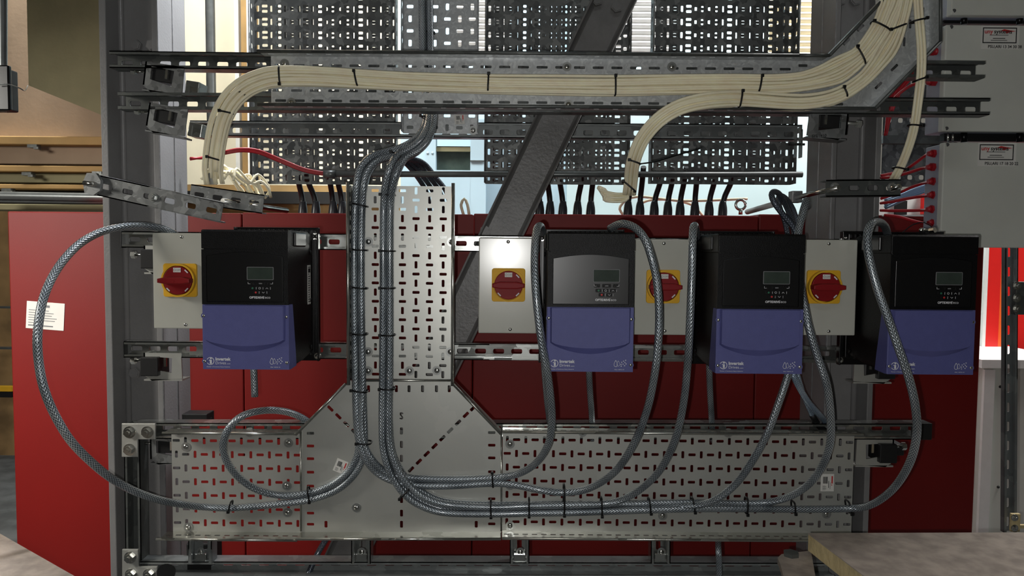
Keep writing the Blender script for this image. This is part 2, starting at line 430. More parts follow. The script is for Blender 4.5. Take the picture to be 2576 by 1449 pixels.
for (px, py) in ((80, 367), (66, 437), (243, 435), (15, 478)):
    m = MB(); wbox(px-12, py-4, px+12, py+4, 3.19, .03, m); wbox(px+4, py+2, px+16, py+8, 3.18, .02, m)
    tag(m.build('steel_clip', 'strutdk'), {80: 'dark steel clip on the uppermost ochre beam', 66: 'dark steel clip near the left end of the second ochre beam', 243: 'dark steel clip on the second ochre beam beside the left column', 15: 'dark steel clip on the lowest ochre beam'}[px], 'clip')
m = MB(); m.cyl(P(-60, 491, 2.9), P(300, 497, 2.9), .016); m.cyl(P(-60, 503, 2.92), P(300, 507, 2.92), .009)
tag(m.build('horizontal_pipe', 'pipe', smooth=True), 'pair of grey horizontal pipes above the left red cabinet', 'pipe')
# grey electrical box and conduit on the far left
t = thing('junction_box', 'black electrical box with grey lid at the far left edge', 'electrical box', P(22, 278, 2.0))
m = MB(); m.box(P(-40, 280, 1.954), P(21, 163, 1.94) , .004); m.build('lid', 'alu', t)
m = MB(); a = P(18, 276, 1.96); b = P(18, 170, 1.96); m.box((a.x-.25, 1.955, a.z), (a.x, 2.008, b.z), .004); m.build('enclosure', 'rubber', t)
m = MB(); m.cyl(P(8, 282, 1.98), P(8, 268, 1.98), .008); m.build('gland', 'pipe', t)
m = MB(); m.tube(smooth_path(pp([(-10, 213, 1.93), (20, 212, 1.93), (50, 222, 1.94), (62, 228, 1.97), (70, 215, 2.1)])), .0015, 8); m.build('wire', 'pipe', t)
m = MB(); m.cyl(P(8, 168, 1.98), P(8, -60, 1.98), .010)
tag(m.build('conduit', 'pipe', smooth=True), 'grey conduit dropping into the black electrical box at the far left', 'conduit')
# far-left shelving strip beyond the red cabinet
wallrect('wall_far', -400, 24, 5.2, 'brown', z0=0, z1=2.1)
for i, (y0, y1, mt, lab) in enumerate(((770, 776, 'pipe', 'thin grey rail at the left edge, upper'), (873, 879, 'pipe', 'thin grey rail at the left edge, lower'), (972, 985, 'yellow', 'bright yellow rail at the left edge of the view'), (985, 1000, 'black_', 'black rail under the yellow rail at the left edge'))):
    m = MB(); a = P(-150, y0, 4.9); b = P(30, y1, 4.9); m.box((a.x, 4.9, b.z), (b.x, 4.95, a.z)); tag(m.build('storage_rail', mt), lab, 'rail')
# ------------------------------------------------------------------ red cabinets
CY = 2.5
seams = [22, 610, 1190, 1905, 2474]
labs = ['leftmost bright red metal cabinet with a white notice stuck on it', 'red metal cabinet behind the leftmost black and blue drive',
        'red metal cabinet behind the right part of the junction tray and the two middle drives', 'rightmost red metal cabinet behind the right steel column']
for i in range(4):
    x0 = P(seams[i], 700, CY).x + .0015; x1 = P(seams[i+1], 700, CY).x - .0015
    zt = P((seams[i]+seams[i+1])/2, 534 + 3*i if i < 3 else 541, CY).z
    t = thing('red_cabinet', labs[i], 'cabinet', ((x0+x1)/2, CY+.3, 0), 'red cabinets in a row behind the drives')
    m = MB(); m.box((x0, CY, .10), (x1, CY+.6, zt), .004); m.build('cabinet_body', 'red', t)
    m = MB(); m.box((x0+.02, CY+.03, 0), (x1-.02, CY+.58, .10)); m.build('plinth', 'black_', t)
m = MB(); a = P(62, 757, CY-.002); b = P(166, 832, CY)
fnn = lambda u, v, w: Vector((a.x+u, CY-.001+w, a.z - v))
wl, hl = b.x-a.x, a.z-b.z
t = thing('notice', 'white printed notice stuck on the leftmost red cabinet', 'notice', (a.x+wl/2, CY, b.z))
rot = Matrix.Translation((a.x+wl/2, CY-.001, (a.z+b.z)/2)) @ Matrix.Rotation(R(4), 4, 'Y') 
m = MB(); m.M = rot; m.box((-wl/2+.004, -.001, -hl/2+.004), (wl/2-.004, .0005, hl/2-.004), .0004); m.build('paper', 'paper', t)
m = MB(); m.M = rot
random.seed(3)
m.box((-.006, -.0015, hl/2-.022), (.014, -.001, hl/2-.014))
for k in range(7):
    z = hl/2 - .032 - k*.0085; w = (.6, .75, .7, .85, .8, .35, .75)[k]
    m.box((-wl/2+.012, -.0015, z), (-wl/2+.012+(wl-.024)*w, -.001, z-.0022 - (.002 if k == 6 else 0)))
m.build('printed_lines', 'inkgrey', t)
# small red block atop, eye bolt
o = wbox(1152, 541, 1191, 640, 2.42, .075).build('red_end_panel', 'red'); tag(o, 'small textured red block beside the top of the vertical tray', 'panel')
t = thing('eye_bolt', 'steel lifting eye bolt standing on the red cabinet top', 'eye bolt', P(1863, 536, 2.6))
m = MB(); c = P(1863, 515, 2.6); ring = [c + Vector((math.cos(a_)*.017, 0, math.sin(a_)*.017)) for a_ in [2*math.pi*k/24 for k in range(25)]]
m.tube(ring, .005, 8); m.build('ring', 'chrome', t)
m = MB(); m.cyl(P(1863, 540, 2.6), P(1863, 526, 2.6), .007); m.build('shank', 'chrome', t)

# ------------------------------------------------------------------ right side background: bright machine, grey cabinet
t = thing('far_machine', 'bright red and orange striped machine panel beyond the right cabinets', 'machine', P(2530, 915, 3.4))
wbox(2476, 560, 2484, 906, 3.4, .2).build('white_edge', 'white', t)
wbox(2484, 560, 2516, 906, 3.4, .2).build('red_panel', 'brightred', t)
wbox(2516, 560, 2530, 906, 3.4, .2).build('orange_stripe', 'orange', t)
wbox(2530, 560, 2700, 906, 3.42, .2).build('red_panel', 'brightred', t)
t = thing('grey_cabinet', 'pale grey cabinet with white ledge right of the red cabinets', 'cabinet', (P(2560, 900, 3.0).x, 3.1, 0))
m = MB(); a = P(2474, 925, 3.0); b = P(2720, 925, 3.0); m.box((a.x, 3.0, 0), (b.x, 3.4, a.z), .003); m.build('cabinet_body', 'boxgrey', t)
wbox(2470, 906, 2720, 927, 2.98, .45).build('ledge', 'white', t)
m = MB(); a = P(2476, 930, 2.99); b = P(2502, 930, 2.99); m.box((a.x, 2.985, 0), (b.x, 3.0, a.z)); m.build('corner_strip', 'white', t)
m = MB()
for px, py in ((2516, 973), (2511, 1225)): m.dome(P(px, py, 3.0), (0, -1, 0), .006, .006)
m.build('bolt', 'rubber', t)
# ================================================================== steel columns and brace
def column(label, side, pf, pw0, pw1, pi, groove):
    """H column: side=-1 left column (inner flange on the right), +1 mirrored.
    pf: pixels of outer flange front edge; pi: inner flange front edge pixels"""
    YF, YB = 1.925, 2.09
    zt, zb = 4.3, 0.0
    X = lambda p, Y=YF: P(p, 700, Y).x
    t = thing('steel_column', label, 'column', (X(pf[0]), 2.0, 0), 'grey steel columns')
    m = MB(); m.box((X(pf[0]), YF, zb), (X(pf[1]), YB, zt), .002); m.build('flange', 'steel', t)
    m = MB(); m.box((X(pi[0]), YF, zb), (X(pi[1]), YB, zt), .002); m.build('flange', 'steel', t)
    m = MB(); m.box((X(pf[1]), 1.995, zb), (X(pi[0]), 2.007, zt)); m.build('web', 'steel', t)
    m = MB()   # rolled fillet between flange and web
    s = 1 if X(pi[0]) > X(pf[1]) else -1
    m.cyl((X(pf[1]) + s*.004, 1.993, zb), (X(pf[1]) + s*.004, 1.993, zt), .008, seg=12)
    m.build('weld_bead', 'steel', t)
    m = MB()   # seam half way back on the inner flange's outer face
    xo = X(pi[1]) if s > 0 else X(pi[1])
    m.cyl((xo, 2.01, zb), (xo, 2.01, zt), .0022, seg=8); m.cyl((xo, 1.927, zb), (xo, 1.927, zt), .0018, seg=8); m.build('seam', 'edge', t)
    return t, X
tl, XL = column('left grey steel column behind the far-left drive and the tray ends', -1, (262, 279), 0, 0, (392, 406), 437)
tr, XR = column('right grey steel column behind the right ends of the trays', 1, (2206, 2192), 0, 0, (2096, 2084), 2047)
for t, X, sp in ((tl, XL, ((342, 938), (397, 938), (345, 116), (385, 116), (342, 1560), (385, 1560))), (tr, XR, ((2112, 2), (2150, 2)))):
    for px, py in sp:
        c = P(px, py, 1.99); m = MB(); m.hexa(c, c - Vector((0, .010, 0)), .0155); m.hexa(c - Vector((0, .01, 0)), c - Vector((0, .013, 0)), .0125); m.build('bolt', 'steel', t)
# second small bolts at right column top
t = thing('diagonal_brace', 'dark grey diagonal steel channel brace leaning to the right behind the trays', 'brace', P(860, 1449, 2.05))
p0 = P(1545+.4815*80, -80, 2.02); p1 = P(1545-.4815*1560, 1560, 2.02)
Mx, L = frame(p1, p0)
m = MB(); m.M = Mx; hw = .0565
prof = [(.0, -hw), (.0, -hw+.006), (.022, -hw+.011), (.027, -hw+.016), (.027, hw-.016), (.022, hw-.011), (0, hw-.006), (0, hw), (.036, hw), (.036, -hw)]
m.prism(prof, 'x', 0, L); m.build('channel', 'brace', t, smooth=True)
m = MB(); m.M = Mx
m.cyl((0, 0.001, -hw+.003), (L, 0.001, -hw+.003), .0032, seg=8); m.cyl((0, 0.001, hw-.003), (L, 0.001, hw-.003), .0032, seg=8); m.build('lip', 'brace', t)
for px, py in ((1502, 2), (1551, 19), (1221, 583)):
    c = P(px, py, 2.043); m = MB(); m.hexa(c, c - Vector((0, .012, 0)), .0165); m.hexa(c - Vector((0, .012, 0)), c - Vector((0, .014, 0)), .0135); m.build('bolt', 'brace', t)

# ================================================================== strut channels
def strut(name, label, p0, p1, mat='strut', h=.041, d=.041, group=None, pitch=.047, slot=(.028, .013), out=(0, -1, 0), cap0=False, cap1=False, parent=None, lip=.0075, notch=0):
    """slotted U channel, open towards `out`"""
    Mx, L = frame(p0, p1, out); m = MB(); m.M = Mx; t = .0025; z = h/2
    n = max(1, round(L/pitch)); q = L/n
    for i in range(n):
        m.cell(lambda u, v, w: (u, d-t-w, v), i*q, (i+1)*q, -z, z, ((i+.5)*q, 0, *slot), -t)
    m.box((0, 0, z-t), (L, d, z)); m.box((0, 0, -z), (L, d, -z+t))
    m.box((0, 0, z-lip), (L, t, z)); m.box((0, 0, -z), (L, t, -z+lip))
    m.box((0, t, z-lip), (L, .007, z-lip+t)); m.box((0, t, -z+lip-t), (L, .007, -z+lip))
    if parent: return m.build(name, mat, parent)
    if cap0 or cap1:
        r = thing(name, label, 'strut', Mx.translation, group); m.build('channel', mat, r)
        for c, x in ((cap0, 0), (cap1, L)):
            if c:
                k = MB(); k.M = Mx; s = -1 if x == 0 else 1; k.box((x-s*.03 if x else 0, -.001, -z-.001), (x+s*.003, d+.001, z+.001), .002); k.build('end_cap', 'rubber', r)
        return r
    return tag(m.build(name, mat), label, 'strut', group)
def hole_bolt(par, c, r=.009, washer=True, mat='chrome', n=(0, -1, 0)):
    """dome-head screw with cross slot and washer"""
    c = Vector(c); n = Vector(n); m = MB()
    if washer:
        w = MB(); w.cyl(c, c + n*.0012, r*1.25, seg=20); wo = w.build('washer', 'washer', par)
    m.dome(c + n*.0012, n, r*.72, r*.36, 14, 4)
    o = m.build('screw', mat, par)
    return o
def hexbolt(par, c, r=.009, n=(0, -1, 0), h=.007, mat='chrome'):
    c, n = Vector(c), Vector(n); m = MB(); m.cyl(c, c+n*.0015, r*1.15, seg=18); m.hexa(c+n*.0015, c+n*h, r*.85); m.cyl(c+n*h, c+n*(h+.004), r*.4, seg=10)
    return m.build('bolt', mat, par)

G1 = 'upper strut channels carrying the cable tray'
strut('strut_channel', 'dark slotted strut channel, upper of the two long ones behind the cream cables', P(275, 149, 1.83), P(2478, 175, 1.83), 'strutdk', group=G1)
strut('strut_channel', 'dark slotted strut channel, lower of the two long ones behind the cream cables', P(296, 253, 1.83), P(2490, 268, 1.83), 'strutdk', group=G1, cap0=False)
G2 = 'rear strut and conduit behind the trays'
strut('strut_channel', 'grey slotted strut channel crossing the perforated trays below the upper cable tray', P(478, 322, 2.27), P(2018, 333, 2.27), 'strut', h=.046, pitch=.0515, slot=(.030, .016))
# drive mounting rails (three visible lengths each are one rail)
strut('mounting_rail', 'upper slotted mounting rail carrying the drives and the isolators', P(306, 602, 1.862), P(2150, 624, 1.862), 'strutb', d=.021, cap0=True, pitch=.0465, slot=(.028, .0125))
strut('mounting_rail', 'lower slotted mounting rail carrying the drives', P(312, 879, 1.862), P(2150, 893, 1.862), 'strutb', d=.021, cap0=True, pitch=.0465, slot=(.028, .0125))
# ================================================================== frame around the lower tray
strut('strut_channel', 'long strut channel along the top of the lower tray, with black end cap right', P(335, 1084, 1.862), P(2342, 1086, 1.862), 'strutb', cap1=True)
strut('strut_channel', 'upright strut channel at the left end of the lower tray frame', P(331, 1068, 1.868), P(337, 1500, 1.868), 'strutdk', pitch=.06, slot=(.03, .01))
strut('strut_channel', 'bottom strut channel running along the lower edge of the view', P(352, 1432, 1.862), P(2100, 1436, 1.862), 'strut')
for (px, dx, lab) in ((908, 22, 'short upright strut under the left part of the junction tray'), (1307, 22, 'short upright strut under the joint of junction tray and right tray'), (1662, 22, 'short upright strut under the right lower tray'), (503, 26, 'short upright strut below the left end of the lower tray')):
    t = thing('strut_post', lab, 'strut', P(px, 1415, 1.87), 'short struts under the lower tray')
    strut('channel', '', P(px, 1345, 1.85), P(px, 1418, 1.85), 'strutb' if px > 600 else 'strut', parent=t, h=.050 if px > 600 else .06, d=.035, pitch=.08, slot=(.03, .012))
    hole_bolt(t, P(px+2, 1388, 1.878), .009)
    if px == 503:
        m = MB(); m.box(P(497, 1412, 1.97), P(533, 1368, 1.90), .004); m.dome(P(523, 1390, 1.90), (0, -1, 0), .012, .006); m.build('clamp_block', 'rubber', t)
    m = MB(); c = P(px, 1405, 1.866); m.box(c-Vector((.016, 0, .012)), c+Vector((.016, .008, .012)), .002); m.build('channel_nut', 'strutb', t)
# L brackets
def lbracket(label, pts, bolts, Y=1.855):
    c = P(*pts[0], Y); t = thing('corner_bracket', label, 'bracket', c, 'L-shaped corner brackets')
    w = [P(x, y, Y) for x, y in pts]; m = MB(); m.prism([(p.x, p.z) for p in w], 'y', Y-.006, Y, .0012); m.build('plate', 'tray', t)
    for x, y in bolts: hexbolt(t, P(x, y, Y-.006), .0135, h=.011)
lbracket('L-shaped bracket with three bolts at the top left of the lower tray frame', [(309, 1064), (393, 1064), (393, 1104), (349, 1104), (349, 1148), (309, 1148)], [(326, 1087), (371, 1087), (326, 1131)])
lbracket('L-shaped bracket with bolts at the bottom left corner of the lower tray frame', [(310, 1380), (350, 1380), (350, 1423), (398, 1423), (398, 1470), (310, 1470)], [(328, 1402), (330, 1445), (375, 1445)])
# right-edge upright strut with clamp and bracket
t = thing('upright_strut', 'tall upright strut channel at the right edge of the view', 'strut', P(2548, 1449, 2.3))
strut('channel', '', P(2546, 560, 2.2), P(2542, 1340, 2.2), 'strut', parent=t, h=.038, d=.018, pitch=.06)
m = MB(); m.box(P(2546, 708, 2.19), P(2590, 792, 2.17), .002); m.build('coupling_plate', 'strutdk', t)
for y in (719, 750, 777): hexbolt(t, P(2558, y, 2.168), .011)
t = thing('corner_bracket', 'dusty cream corner bracket at the foot of the right-edge strut', 'bracket', P(2555, 1340, 2.15))
m = MB(); m.box(P(2540, 1290, 2.17), P(2566, 1338, 2.16), .001); m.box(P(2560, 1318, 2.17), P(2620, 1330, 2.16), .001); m.build('plate', 'boardedge', t)
for y in (1302, 1328): hexbolt(t, P(2552, y, 2.16), .009)
# tilted offcut strut, lower left of upper frame
def lugstrut(label, a, b, Y, bolts, mat='cast', pitch=.05, h=.05):
    t = thing('clamp_strut', label, 'strut', P(*a, Y)); Mx, L = frame(P(*a, Y), P(*b, Y)); m = MB(); m.M = Mx; n = max(2, round(L/pitch)); q = L/n
    for i in range(n): m.cell(lambda u, v, w: (u, w, v), i*q, (i+1)*q, -h/2, h/2, ((i+.5)*q, 0, .026, .013), .003)
    m.box((0, 0, h/2-.003), (L, .035, h/2)); m.box((0, 0, -h/2), (L, .035, -h/2+.003)); m.build('channel', mat, t)
    for (x, y) in bolts: hexbolt(t, P(x, y, Y), .010, h=.008, mat='washer')
    return t
t = lugstrut('tilted galvanised strut offcut bolted across the left column above the red cabinet', (242, 465), (558, 535), 1.82, [(385, 496)])
m = MB(); m.M = Matrix.Translation(P(232, 463, 1.81)) @ Matrix.Rotation(R(10), 4, 'Y')
m.prism([(-.012, -.024), (.01, -.026), (.024, -.012), (.022, .012), (.008, .028), (-.014, .024), (-.020, 0)], 'y', -.006, .006); m.build('square_washer', 'cast', t)
m = MB(); m.cyl(P(212, 460, 1.80), P(240, 464, 1.79), .006); m.build('rod_end', 'chrome', t)
t = lugstrut('short strut lug right of the tilted offcut at the left column', (478, 487), (662, 514), 1.95, [])
m = MB(); m.cyl(P(560, 506, 1.93), P(722, 530, 2.15), .0075); m.build('threaded_rod', 'chrome', t)
t = lugstrut('short slotted strut bolted level across the right column', (2078, 474), (2266, 472), 1.83, [(2100, 471), (2243, 471)], 'strutdk', pitch=.047, h=.041)
m = MB(); m.cyl(P(2110, 472, 1.80), P(2003, 497, 1.93), .0062); m.build('threaded_rod', 'chrome', t)
m = MB(); m.box(P(1982, 511, 1.96), P(2020, 480, 1.93), .002); m.build('end_clamp', 'cast', t)
m = MB(); m.cyl(P(2240, 474, 1.80), P(2268, 468, 1.79), .0062); m.build('rod_end', 'chrome', t)
m = MB(); m.cyl(P(1880, 533, 2.5), P(1985, 503, 2.2), .009)
tag(m.build('strut_rod', 'white'), 'pale rod rising to the end clamp at the right column', 'rod')

# ================================================================== window beam clamps
def clamp(label, px, py, flip=1, tilt=8, s=1.0, tongue=True, bolt=True, dark=False, Y=1.885):
    c = P(px, py, Y); t = thing('beam_clamp', label, 'clamp', c)
    Mx = Matrix.Translation(c) @ Matrix.Rotation(R(tilt*flip), 4, 'Y') @ Matrix.Scale(flip, 4, (1, 0, 0)) @ Matrix.Scale(s, 4)
    def MM(): m = MB(); m.M = Mx; return m
    m = MM()
    m.plate([(-.05, .035), (.045, .035), (.047, -.030), (-.03, -.036), (-.05, -.022)], [[(-.034, .026), (-.034, -.006), (.02, -.016), (.022, .022)]], lambda u, v, w: (u, -.03+w, v), .004)
    m.box((-.05, -.03, -.022), (-.046, .02, .035)); m.box((-.05, -.03, -.036), (.047, .015, -.032)); m.build('clamp_plate', 'cast' if not dark else 'tray', t)
    m = MM()
    if dark: m.box((-.052, -.045, -.022), (-.008, .02, .026), .002)
    else: m.box((-.033, -.024, -.008), (.018, .02, .024), .002)
    m.build('clamp_jaw', 'rubber', t)
    m = MM(); m.box((.0, -.028, .0), (.006, -.022, .025)); m.build('jaw_pin', 'chrome', t)
    if tongue:
        m = MM(); m.box((.044, -.01, -.026), (.078, .04, .008), .002); m.build('tongue', 'strutb', t)
    if bolt:
        m = MM(); m.cyl((-.085, -.005, .012), (-.05, -.005, .012), .004); m.hexa((-.093, -.005, .012), (-.083, -.005, .012), .010); m.build('bolt', 'chrome', t)
    return t
clamp('cast window clamp between the two upper struts at the left column', 427, 205, Y=1.86)
clamp('cast window clamp below the lower upper-strut at the left column', 435, 308, tilt=10, Y=1.86)
wc = clamp('window clamp with handwritten marks at the right column under the upper tray', 2068, 318, flip=-1, tilt=-4, tongue=False, Y=1.86)
wc.children[0].data.materials[0] = MAT['tray']
q = P(2042, 346, 1.828); m = MB(); m.text('SYL /410', .010, lambda u, v, w: (q.x+u, q.y+w, q.z+v+u*.06), bold=.0002); m.build('handwriting', 'inkblack', wc)
clamp('black jaw window clamp under the lower mounting rail at the left column', 425, 918, tilt=0, dark=True, tongue=False, Y=1.89)
clamp('black window clamp mostly hidden behind the left isolator', 426, 653, tilt=0, dark=True, tongue=False, Y=1.89)
clamp('black jaw window clamp under the top strut at the left end of the lower tray', 440, 1126, tilt=0, tongue=False, Y=1.90)
clamp('black window clamp behind the right end of the lower tray', 2185, 1132, flip=-1, tilt=0, dark=True, tongue=False, Y=1.90)
clamp('window clamp under the rightmost drive at the right column', 2180, 925, flip=-1, tilt=0, dark=True, tongue=False, bolt=False, Y=1.89)
m = MB(); m.box(P(2224, 1106, 1.95), P(2275, 1147, 1.90), .003); tag(m.build('clamp_block', 'rubber'), 'black clamp block right of the lower tray, under the capped strut', 'block')
m = MB(); m.box(P(478, 1062, 2.0), P(520, 1042, 1.95), .002); m.box(P(520, 1050, 1.98), P(530, 1060, 1.97)); tag(m.build('clamp_block', 'rubber'), 'small black block above the left end of the lower tray', 'block')
t = thing('hinge_clamp', 'bright edge clamp at the right end of the rear strut', 'clamp', P(2008, 360, 2.1))
m = MB(); m.box(P(1998, 330, 2.1), P(2004, 395, 2.08)); m.box(P(2010, 328, 2.1), P(2018, 396, 2.08)); m.box(P(1998, 326, 2.1), P(2018, 332, 2.05)); m.build('clamp_plate', 'strutb', t)
m = MB(); m.cyl(P(1984, 363, 2.09), P(2024, 363, 2.09), .0035); m.build('bolt', 'rubber', t)
# ================================================================== front cable trays
BY = 1.856     # bed plane of the front trays
def bed(m, x0, x1, z0, z1, nu, nv, sw, sh, Y, par=0, alt=True, th=.0015, skip=lambda i, j: False):
    """checkerboard of alternating slots on a vertical sheet facing the visitor"""
    du, dv = (x1-x0)/nu, (z1-z0)/nv
    for i in range(nu):
        for j in range(nv):
            a = x0+i*du; b = z0+j*dv
            w, h = (sw, sh) if (not alt or (i+j+par) % 2 == 0) else (sh, sw)
            w, h = min(w, du-.002), min(h, dv-.002)
            m.cell(lambda u, v, w_: (u, Y+w_, v), a, a+du, b, b+dv, None if skip(i, j) else (a+du/2, b+dv/2, w, h), th)
def flange_h(m, x0, x1, z, Y0, Y1, n, slot=(.014, .006), th=.0015, up=1):
    """horizontal flange standing out from the bed towards the visitor, with slots"""
    du = (x1-x0)/n
    for i in range(n):
        m.cell(lambda u, v, w: (u, v, z+up*w), x0+i*du, x0+(i+1)*du, Y0, Y1, (x0+(i+.5)*du, (Y0+Y1)/2, *slot), th)
def flange_v(m, x, z0, z1, Y0, Y1, n, slot=(.006, .014), th=.0015, s=1):
    dv = (z1-z0)/n
    for i in range(n):
        m.cell(lambda u, v, w: (x+s*w, u, v), Y0, Y1, z0+i*dv, z0+(i+1)*dv, ((Y0+Y1)/2, z0+(i+.5)*dv, *slot), th)
def sticker(par_or_none, name, label, c, w, h, rot, red=True, Y=None):
    t = thing(name, label, 'label', c)
    Mx = Matrix.Translation(c) @ Matrix.Rotation(R(rot), 4, 'Y')
    m = MB(); m.M = Mx; m.box((-w/2, -.0008, -h/2), (w/2, 0, h/2), .0003); m.build('paper', 'paper', t)
    m = MB(); m.M = Mx; random.seed(5); x = -w*.32
    while x < w*.02:
        a = random.choice((.0006, .0010, .0015)); m.box((x, -.0012, -h*.05), (x+a, -.0008, h*.34)); x += a + random.choice((.0006, .001))
    m.box((w*.08, -.0012, -h*.30), (w*.12, -.0008, h*.1)); m.box((w*.2, -.0012, -h*.38), (w*.22, -.0008, h*.02))
    for k in range(5): m.box((-w*.36, -.0012, -h*(.18+.055*k)), (-w*.36+w*(.3 if k % 2 else .22), -.0008, -h*(.195+.055*k)))
    m.build('barcode', 'inkblack', t)
    m = MB(); m.M = Mx; m.box((w*.30, -.0012, -h*.05), (w*.40, -.0008, h*.38)); m.box((w*.30, -.0012, -h*.16), (w*.36, -.0008, -h*.1)); m.build('red_mark', 'inkred', t)
    return t
# --- lower left tray
def lower_tray(label, xa, xb, nu, screws, left_end, ytop=1082, ybot=1334, par=0, ribs=True):
    t = thing('perforated_tray', label, 'cable tray', P((xa+xb)/2, ybot, BY), 'lower perforated cable trays')
    x0, x1 = P(xa, 1200, BY).x, P(xb, 1200, BY).x; z1, z0 = P((xa+xb)/2, 1080, BY).z, P((xa+xb)/2, 1338, BY).z
    m = MB(); dz = (z1-z0)/7.6
    # top strip of slots cut by the fold, then seven full rows
    du = (x1-x0)/nu
    zt = z1 - dz*.35
    bed(m, x0, x1, z0+dz*.15, zt, nu, 7, .0185, .0072, BY, par)
    for i in range(nu):
        w, h = (.0185, .0072) if (i+par) % 2 else (.0075, .010)
        m.cell(lambda u, v, w_: (u, BY+w_, v), x0+i*du, x0+(i+1)*du, zt, z1, (x0+(i+.5)*du, (zt+z1)/2, w, min(h, (z1-zt)*.7)), .0015)
    m.cell(lambda u, v, w_: (u, BY+w_, v), x0, x1, z0, z0+dz*.15, None)
    m.build('tray_bed', 'tray', t)
    m = MB(); n2 = nu
    flange_h(m, x0, x1, z1, BY-.048, BY, n2, up=1); m.build('side_flange', 'traylip', t)
    m = MB(); flange_h(m, x0-(.012 if left_end else 0), x1, z0, BY-.048, BY, n2, up=-1); m.build('side_flange', 'traylip', t)
    for z, s in ((z1, 1), (z0, -1)):
        m = MB(); m.cyl((x0-(.02 if left_end and s < 0 else 0), BY-.048, z+s*.0015), (x1, BY-.048, z+s*.0015), .0035, seg=10); m.build('rolled_edge', 'traylip', t)
    for (x, y) in screws: hole_bolt(t, P(x, y, BY-.0005), .0095)
    return t
lower_tray('left length of the lower perforated tray, ending beside the left column', 433, 760, 14, [(468, 1124), (726, 1114), (722, 1222), (724, 1289), (474, 1326), (450, 1088), (628, 1087)], True)
lower_tray('long right length of the lower perforated tray under the two right-hand drives', 1264, 2146, 38, [(1283, 1117), (1283, 1221), (1283, 1322), (1466, 1087), (1832, 1089), (1667, 1297), (2079, 1293)], False, par=1)
# --- junction tray (reducer tee)
t = thing('junction_tray', 'plain T-shaped junction tray with dashed diagonal slots joining the three trays', 'cable tray', P(1010, 1336, BY))
TY = BY - .002
o2 = [P(x, y, TY) for x, y in ((757, 1082), (880, 957), (1143, 957), (1261, 1080), (1261, 1338), (757, 1338))]
outer = [(p.x, p.z) for p in o2][::-1]
def slot2(px, py, w, h, ang=0):
    c = P(px, py, TY); w /= 2; h /= 2; r = min(w, h)*.6; L = []
    for q, (sx, sy) in enumerate(((1, 1), (-1, 1), (-1, -1), (1, -1))):
        for k in range(4):
            a = math.pi/2*q + math.pi/2*k/3; x = sx*(w-r) + r*math.cos(a); z = sy*(h-r) + r*math.sin(a)
            L.append((c.x + x*math.cos(ang) - z*math.sin(ang), c.z + x*math.sin(ang) + z*math.cos(ang)))
    return L
H = []
for y in (1090, 1122, 1154, 1188, 1223, 1291, 1319): H.append(slot2(781, y, .0185, .0072))
for y in (1088, 1120, 1152, 1187, 1222, 1255, 1318): H.append(slot2(1237, y, .0185, .0072))
for x in (927, 997, 1029, 1063, 1098, 1130): H.append(slot2(x, 978, .0075, .0175))
for y in (1084, 1118, 1153, 1187, 1222, 1257, 1291, 1319): H.append(slot2(1010, y, .0075, .0180))
for i in range(8): H.append(slot2(1034 + i*19.7+ (0), 1181 - i*19.6, .0185, .0078, R(45)))
H.append(slot2(1190, 1027, .0185, .0078, R(45)))
for i in range(4): H.append(slot2(831+i*20, 1028+i*19.5, .0185, .0078, R(-45)))
for x in (820, 1198): H.append(slot2(x, 1319, .0078, .0175))
# S-shaped cut-out
c = P(1010, 1046, TY); S = [(-.0042, .008), (0, .0095), (.0045, .0075), (.0045, .0045), (.001, .004), (-.0005, .0025), (.0045, -.003), (.0042, -.0075), (0, -.0095), (-.0048, -.0085), (-.0048, -.0055), (-.0005, -.005), (.0005, -.0035), (-.0045, .002)]
H.append([(c.x+x, c.z+z) for x, z in S][::-1])
m = MB(); m.fix = False; m.plate(outer, H, lambda u, v, w: (u, TY+w, v), .0015); m.build('tray_bed', 'tray', t)
def fold(px0, px1, n=1):
    a, b = P(*px0, TY), P(*px1, TY); m = MB(); d = Vector((0, -.047, 0))
    A = [m.v(a), m.v(b), m.v(b+d), m.v(a+d)]; m.f(A); nn = (b-a).cross(d).normalized()*.0015; B = [m.v(Vector(p.co)+nn) for p in A]; m.f(B[::-1])
    for i in range(4): m.f([A[i], B[i], B[(i+1) % 4], A[(i+1) % 4]])
    m.build('side_flange', 'traylip', t)
    m = MB(); m.cyl(a+d, b+d, .0036, seg=10); m.build('rolled_edge', 'traylip', t)
fold((757, 1082), (880, 957)); fold((1143, 957), (1261, 1080)); fold((757, 1338), (1261, 1338))
m = MB(); a, b = P(885, 957, TY-.003), P(1140, 957, TY-.003); m.cyl(a, b, .0032, seg=10)
a, b = P(757, 1085, TY-.002), P(757, 1336, TY-.002); m.cyl(a, b, .0025, seg=8)
a, b = P(1261, 1085, TY-.002), P(1261, 1336, TY-.002); m.cyl(a, b, .0025, seg=8); m.build('fold_ridge', 'traylip', t)
hole_bolt(t, P(897, 1277, TY), .0095)
sticker(None, 'barcode_label', 'small white barcode label with red print stuck tilted on the junction tray', P(857, 1173, TY-.0006), .030, .034, 22)
sticker(None, 'barcode_label', 'white barcode label stuck near the right end of the lower tray', P(2081, 1214, BY-.0012), .034, .045, 0)
